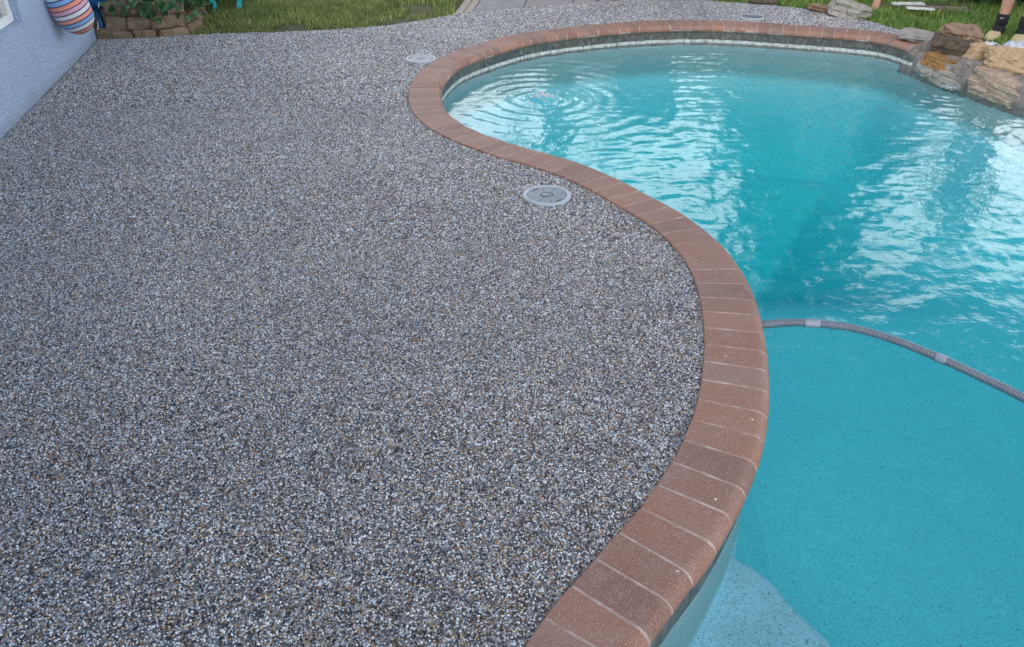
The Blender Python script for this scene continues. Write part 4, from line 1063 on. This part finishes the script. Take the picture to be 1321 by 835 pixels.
# ------------------------------------------------------------------ grill cart and chair on the far patio
gcx = G(846, 0.5)
gr = empty('grill_cart', (gcx.x, gcx.y + 0.30, 0), 0.02); tag(gr, 'black wheeled grill cart at the far edge of the deck', 'grill')
box('base_shelf', (0, 0, 0.055), (0.68, 0.46, 0.05), M['black'], gr); box('cabinet', (0, 0.02, 0.45), (0.62, 0.42, 0.72), M['black'], gr)
box('firebox', (0, 0, 0.93), (0.7, 0.5, 0.22), M['black'], gr)
lid_p = [(0.30 * math.cos(a), 0.24 * math.sin(a)) for a in np.linspace(0, PI, 12)]
vs = [(sx, y, 1.045 + z) for sx in (-0.35, 0.35) for y, z in lid_p]; fs = [(i, i + 1, i + 13, i + 12) for i in range(11)] + [tuple(range(12)), tuple(range(12, 24))[::-1], (0, 12, 23, 11)]
mesh('lid', vs, fs, M['black'], gr); tube('handle', [(-0.25, -0.30, 1.1), (0.25, -0.30, 1.1)], 0.012, M['metal'], gr, 10)
for x in (-0.30, 0.30):
    for y in (-0.2, 0.2):
        o = tube('wheel', [(x - 0.012, y, 0.0285), (x + 0.012, y, 0.0285)], 0.028, M['metal'] if x < 0 else M['black'], gr, 18)
pc_ = G(781, 1.5); pch = empty('patio_chair', (pc_.x, pc_.y + 0.30, 0)); tag(pch, 'grey metal patio chair left of the grill cart', 'chair')
for x, y in ((-0.09, -0.25), (0.11, -0.26), (-0.2, 0.2), (0.2, 0.2)):
    tube('leg', [(x - 0.02, y - 0.03, 0.012), (x + 0.015, y - 0.035, 0.008), (x + 0.02, y, 0.03), (x, y, 0.2), (x * 1.3, y * 0.9, 0.42)], 0.011, M['metal'], pch, 8)
box('seat', (0, 0, 0.44), (0.46, 0.46, 0.03), M['metal'], pch, None, 0.01); box('backrest', (0, 0.24, 0.72), (0.46, 0.025, 0.46), M['metal'], pch, Matrix.Rotation(-0.15, 3, 'X'), 0.01)

# ------------------------------------------------------------------ people (mostly above the frame)
def skin_figure(name, joints, edges, mat, parent, sub=2, root=0):
    me = bpy.data.meshes.new(name); me.from_pydata([j[0] for j in joints], edges, []); me.update()
    o = link(name, me, mat, parent); sk = o.modifiers.new('skin', 'SKIN'); sk.use_smooth_shade = True
    for d, j in zip(me.skin_vertices[0].data, joints):
        rr = j[1]; d.radius = rr if isinstance(rr, tuple) else (rr, rr)
    me.skin_vertices[0].data[root].use_root = True
    o.modifiers.new('sub', 'SUBSURF').levels = sub; o.modifiers['sub'].render_levels = sub
    return o
def person(loc, rz, label, clogs, feet, shirt, lean=0.0):
    root = empty('person', loc, rz); tag(root, label, 'person')
    (lx, ly), (rx, ry) = feet                    # ankle positions, figure faces -y
    J = [((0, 0.02, 0.92), (0.15, 0.11)), ((0, 0.0, 1.10), (0.14, 0.10)), ((0, -0.02, 1.32), (0.16, 0.11)), ((0, -0.01, 1.46), (0.09, 0.08)), ((0, -0.02, 1.53), 0.055), ((0, -0.04, 1.61), (0.075, 0.09)), ((0, -0.03, 1.72), (0.075, 0.09))]
    E = [(0, 1), (1, 2), (2, 3), (3, 4), (4, 5), (5, 6)]
    for s_, (fx, fy) in ((-1, (lx, ly)), (1, (rx, ry))):
        b_ = len(J)
        kx, ky = fx * 0.6 + s_ * 0.04, fy * 0.5 - 0.03
        J += [((s_ * 0.10, 0.01, 0.86), 0.085), ((s_ * 0.10 * 0.5 + kx * 0.5, ky * 0.5, 0.66), 0.075), ((kx, ky, 0.48), 0.055), ((kx * 0.35 + fx * 0.65, ky * 0.35 + fy * 0.65 + 0.02, 0.34), 0.056), ((kx * 0.1 + fx * 0.9, ky * 0.1 + fy * 0.9 + 0.01, 0.19), 0.041), ((fx, fy, 0.085), 0.034), ((fx, fy - 0.01, 0.045), 0.036), ((fx + s_ * 0.012, fy - 0.10, 0.030), (0.040, 0.026)), ((fx + s_ * 0.016, fy - 0.165, 0.018), (0.042, 0.016))]
        E += [(0, b_)] + [(b_ + k, b_ + k + 1) for k in range(8)]
        # heel
        J.append(((fx, fy + 0.045, 0.032), 0.03)); E.append((b_ + 6, len(J) - 1))
        if not clogs:
            for k in range(4):
                tx = fx + s_ * (-0.026 + k * 0.018); J.append(((tx, fy - 0.205 + 0.008 * k, 0.010), (0.009 if k else 0.012, 0.009))); E.append((b_ + 8, len(J) - 1))
        a_i = len(J)
        J += [((s_ * 0.19, 0, 1.42), 0.06), ((s_ * 0.25, 0.02, 1.16), 0.045), ((s_ * 0.26, -0.08, 0.95), 0.034), ((s_ * 0.255, -0.12, 0.86), (0.022, 0.04))]
        E += [(3, a_i), (a_i, a_i + 1), (a_i + 1, a_i + 2), (a_i + 2, a_i + 3)]
        for k in range(4):
            J.append(((s_ * 0.25, -0.15 + k * 0.022, 0.775 + 0.006 * abs(k - 1)), 0.009)); E.append((a_i + 3, len(J) - 1))
        J.append(((s_ * 0.225, -0.165, 0.83), 0.010)); E.append((a_i + 3, len(J) - 1))
    skin_figure('body', J, E, M['skin'], root)
    # clothes: shirt and shorts follow the trunk
    skin_figure('shirt', [((0, 0.02, 0.93), (0.175, 0.13)), ((0, 0, 1.10), (0.16, 0.12)), ((0, -0.02, 1.32), (0.18, 0.13)), ((0, -0.01, 1.45), (0.105, 0.095)), ((-0.19, 0, 1.42), 0.08), ((0.19, 0, 1.42), 0.08), ((-0.235, 0.01, 1.24), 0.07), ((0.235, 0.01, 1.24), 0.07)], [(0, 1), (1, 2), (2, 3), (3, 4), (3, 5), (4, 6), (5, 7)], shirt, root)
    kx = [(lx * 0.6 - 0.04, ly * 0.5 - 0.03), (rx * 0.6 + 0.04, ry * 0.5 - 0.03)]
    skin_figure('shorts', [((0, 0.02, 0.96), (0.17, 0.13)), ((-0.10, 0.01, 0.84), 0.105), ((0.10, 0.01, 0.84), 0.105), ((kx[0][0], kx[0][1], 0.56), 0.10), ((kx[1][0], kx[1][1], 0.56), 0.10)], [(0, 1), (0, 2), (1, 3), (2, 4)], M['shirt_navy'], root)
    bm = bmesh.new(); bmesh.ops.create_icosphere(bm, subdivisions=3, radius=1.0, matrix=Matrix.Translation((0, 0.0, 1.71)) @ Matrix.Diagonal((0.088, 0.105, 0.10, 1)))
    bmesh.ops.delete(bm, geom=[v for v in bm.verts if v.co.z < 1.69 and v.co.y < 0.02], context='VERTS'); from_bm('hair', bm, M['hair'], root, True)
    for ex in (-0.03, 0.03):
        bm = bmesh.new(); bmesh.ops.create_icosphere(bm, subdivisions=2, radius=0.011, matrix=Matrix.Translation((ex, -0.118, 1.665))); from_bm('eye', bm, M['black'], root, True)
    if clogs:
        for s_, (fx, fy) in ((-1, (lx, ly)), (1, (rx, ry))):
            kx_, ky_ = fx * 0.6 + s_ * 0.04, fy * 0.5 - 0.03
            so = tube('sock', [(fx + s_ * 0.010, fy - 0.09, 0.045), (fx, fy - 0.03, 0.06), (fx, fy + 0.004, 0.085), (fx, fy + 0.004, 0.115), (kx_ * 0.06 + fx * 0.94, ky_ * 0.06 + fy * 0.94 + 0.006, 0.16), (kx_ * 0.1 + fx * 0.9, ky_ * 0.1 + fy * 0.9 + 0.01, 0.200)], [0.040, 0.048, 0.053, 0.051, 0.050, 0.0505], M['sock'], root, 18)
            # small white tick mark near the cuff
            tk = [(-0.014, 0.004), (-0.010, -0.004), (0.0, -0.002), (0.016, 0.008), (0.0, 0.002), (-0.009, 0.001)]
            mesh('sock_mark', [(fx + x + 0.004, fy - 0.0455, 0.172 + z) for x, z in tk] + [(fx + x + 0.004, fy - 0.0415, 0.172 + z) for x, z in tk], [(0, 1, 2, 5), (5, 2, 3, 4), (0, 6, 7, 1), (1, 7, 8, 2), (2, 8, 9, 3), (3, 9, 10, 4), (4, 10, 11, 5), (5, 11, 6, 0)], M['logo'], so)
            # clog: loft of foot-shaped sections from heel to toe
            sec = [(0.068, 0.030, 0.012, 0.050), (0.055, 0.043, 0.0, 0.062), (0.02, 0.045, 0.0, 0.050), (-0.03, 0.046, 0.0, 0.088), (-0.09, 0.054, 0.0, 0.088), (-0.14, 0.056, 0.0, 0.072), (-0.18, 0.048, 0.002, 0.055), (-0.205, 0.026, 0.010, 0.036)]
            vs, fs, n = [], [], 16
            for y, w, z0, z1 in sec:
                for k in range(n):
                    a = 2 * PI * k / n; ca, sa = math.cos(a), math.sin(a)
                    x = w * math.copysign(abs(ca) ** 0.7, ca); z = (z0 + z1) / 2 + (z1 - z0) / 2 * math.copysign(abs(sa) ** (0.5 if sa < 0 else 0.85), sa)
                    vs.append((fx + s_ * 0.010 + x, fy + y, z - 0.01))
            for i in range(len(sec) - 1):
                for k in range(n): fs.append((i * n + k, i * n + (k + 1) % n, (i + 1) * n + (k + 1) % n, (i + 1) * n + k))
            fs += [tuple(range(n))[::-1], tuple((len(sec) - 1) * n + k for k in range(n))]
            cl = mesh('clog', vs, fs, M['clog'], root, True)
            for hx_, hy_ in ((-0.025, -0.10), (0.0, -0.11), (0.025, -0.10), (-0.015, -0.14), (0.015, -0.14)):
                tube('vent_hole', [(fx + s_ * 0.01 + hx_, fy + hy_, 0.055), (fx + s_ * 0.01 + hx_, fy + hy_, 0.081 - 0.25 * abs(hx_) - (0.016 if hy_ < -0.12 else 0))], 0.006, M['black'], cl, 8)
            strap = [(fx + s_ * 0.010 + 0.047 * math.cos(a), fy - 0.01 + 0.075 * math.sin(a), 0.052 + 0.01 * math.sin(a)) for a in np.linspace(0, PI, 12)]
            tube('heel_strap', strap, 0.008, M['clog'], cl, 8)
    return root
fA = G(1286, 47); fB = G(1316, 51)
print('feet', fA, fB)
base = (fA + fB) / 2; rzA = math.radians(-42)
Ri = Matrix.Rotation(-rzA, 3, 'Z')
la, lb = Ri @ (Vector((fA.x, fA.y, 0)) - Vector((base.x, base.y, 0))), Ri @ (Vector((fB.x, fB.y, 0)) - Vector((base.x, base.y, 0)))
fs_ = sorted([(la.x, la.y), (lb.x, lb.y)])
person((base.x, base.y, -0.012), rzA, 'person in black socks and beige foam clogs by the stone waterfall', True, fs_, M['shirt_grey'])
f1, f2 = G(1130, 9), G(1082, 1)
bs = (f1 + f2) / 2; rzB = math.radians(-35); Ri = Matrix.Rotation(-rzB, 3, 'Z')
la, lb = Ri @ (f1 - bs), Ri @ (f2 - bs)
fs_ = sorted([(la.x, la.y), (lb.x, lb.y)])
person((bs.x, bs.y, -0.015), rzB, 'barefoot person standing on the lawn behind the pale boulder', False, fs_, M['shirt_navy'])

# ------------------------------------------------------------------ trees and house beyond the frame, mirrored in the water, plus unseen trees added against side light
def tree(name, x, y, h, trunk_h, rw, label, n=5000, size=0.16, cone=0.0, cat='tree'):
    root = empty(name, (x, y, -0.03)); tag(root, label, cat, 'trees mirrored in the pool')
    lean = random.uniform(-0.15, 0.15)
    tube('trunk', [(0, 0, 0), (lean * 0.3, 0.05, trunk_h * 0.5), (lean, 0, trunk_h), (lean, 0.05, h * 0.8)], [0.16, 0.13, 0.11, 0.04], M['bark'], root, 10)
    u = RNG.uniform(0, 1, n); a = RNG.uniform(0, 2 * PI, n); rad = RNG.uniform(0.25, 1, n) ** 0.5
    prof_ = (1 - u) ** 0.75 * (0.55 + 0.45 * np.minimum(1, u * 6)) if cone else np.sqrt(np.maximum(0, 1 - (2 * u - 1) ** 2))
    lump = np.array([0.75 + 0.45 * noise.noise(Vector((math.cos(b) * 1.4 + x, math.sin(b) * 1.4, c_ * 5 + y))) for b, c_ in zip(a, u)])
    P = np.stack([np.cos(a) * rad * prof_ * lump * rw + lean, np.sin(a) * rad * prof_ * lump * rw, trunk_h * 0.7 + u * (h - trunk_h * 0.7)], 1)
    leaf_cloud('crown', P, size, M['leaf_tree'], root, RNG, 0.45, 0.4)
    for k in range(6):
        b = k * 1.05; z = trunk_h + (h - trunk_h) * 0.1 * k
        tube('limb', [(lean, 0, z), (lean + rw * 0.4 * math.cos(b), rw * 0.4 * math.sin(b), z + 0.5), (lean + rw * 0.6 * math.cos(b), rw * 0.6 * math.sin(b), z + 0.9)], [0.05, 0.03, 0.012], M['bark'], root, 7)
    return root
tree('conical_tree', 6.0, 14.6, 7.0, 0.8, 3.5, 'tall conical dark tree mirrored in the middle of the pool', 15000, 0.19, 1)
tree('round_tree', 9.6, 12.9, 2.5, 0.6, 1.4, 'low round tree mirrored beside the stone waterfall', 5000, 0.16)
for px_, y_, rr_, h_, nm in ((0.80, 13.5, 0.24, 7.5, 'thick palm mirrored in the left of the pool'), (0.05, 13.0, 0.07, 6.5, 'slender palm left of the thick palm'), (1.65, 14.2, 0.06, 6.8, 'slender palm right of the thick palm')):
    root = empty('palm_tree', (px_, y_, -0.03)); tag(root, nm, 'palm', 'palms mirrored in the pool')
    tube('trunk', [(0, 0, z) if z < 1 else (0.05 * math.sin(z), 0, z) for z in np.linspace(0, h_, 24)], [rr_ * (1.0 + 0.05 * (i % 2)) for i in range(24)], M['bark'], root, 14)
    for k in range(16):
        b = k * 2 * PI / 16 + 0.2; e = 0.9 - 1.1 * (k % 4) / 3; vs, fs = [], []
        for i in range(9):
            u = i / 8; q_ = 1.5 * u; z = h_ + q_ * math.sin(e) - 0.9 * u * u; w = 0.22 * math.sin(PI * (0.12 + 0.88 * u)) + 0.01
            for s_ in (-1, 0, 1): vs.append((q_ * math.cos(e) * math.cos(b) - s_ * w * math.sin(b), q_ * math.cos(e) * math.sin(b) + s_ * w * math.cos(b), z - abs(s_) * 0.08))
            if i: fs += [(3 * i - 3, 3 * i - 2, 3 * i + 1, 3 * i), (3 * i - 2, 3 * i - 1, 3 * i + 2, 3 * i + 1)]
        mesh('frond', vs, fs, M['leaf_tree'], root)
for k_, (tx, ty, th_) in enumerate(((10.5, 3.4, 4.6), (9.8, -0.6, 5.2), (11.5, 6.6, 4.2), (6.5, -5.5, 5.0))):  # unseen trees added to cut low side light on the pool, outside the reflections
    tree('light_block_tree', tx, ty, th_, 1.0, 2.3, ('unseen broad tree added to block side light beyond the right bank', 'unseen broad tree added to block side light at the near right corner', 'unseen broad tree added to block side light right of the low round tree', 'unseen broad tree added to block light from behind the camera')[k_], 6000, 0.2)
fence = empty('board_fence', (2.0, 12.2, -0.03)); tag(fence, 'pale weathered board fence mirrored along the far edge of the pool', 'fence')
bm = bmesh.new(); bm_box(bm, (0, 0, 0.83), (0.136, 0.02, 1.66), None, 0.003); bme = bpy.data.meshes.new('board'); bm.to_mesh(bme); bm.free(); bme.materials.append(M['fence'])
for k in range(112):
    o = bpy.data.objects.new('board', bme); COL.objects.link(o); o.parent = fence; o.location = (-7.8 + k * 0.141, random.uniform(-0.004, 0.004), random.uniform(-0.01, 0.01))
for z in (0.35, 1.3): box('rail', (0, 0.035, z), (15.8, 0.045, 0.09), M['fence'], fence, None, 0.003)
nh = empty('neighbour_house', (3.3, 19.0, 0)); tag(nh, 'pale grey neighbouring house mirrored at the far side of the pool', 'house')
box('wall', (0, 0, 1.5), (4.6, 5, 3.1), M['siding'], nh, None, 0)
mesh('roof', [(-2.6, -2.9, 3.0), (2.6, -2.9, 3.0), (2.6, 2.9, 3.0), (-2.6, 2.9, 3.0), (-2.6, 0, 4.3), (2.6, 0, 4.3)], [(0, 1, 5, 4), (2, 3, 4, 5), (0, 4, 3), (1, 2, 5), (0, 3, 2, 1)], M['roof'], nh)
for x in (-1.3, 1.2): box('window', (x, -2.51, 1.7), (1.0, 0.04, 1.1), M['pane'], nh, None, 0.005)
for i, (x, y, s_) in enumerate(((-3.5, 13.0, 1.0), (-1.6, 13.4, 0.9), (8.3, 10.8, 1.1), (3.6, 12.6, 0.75))):
    shrub('hedge_shrub', (x, y), 1.0 * s_, 0.8 * s_, 0.85 * s_, 2200, 0.11, ('dark hedge shrub beyond the left lawn', 'hedge shrub beyond the paver path', 'tall hedge shrub beyond the person in clogs', 'low hedge shrub in front of the neighbouring house')[i])
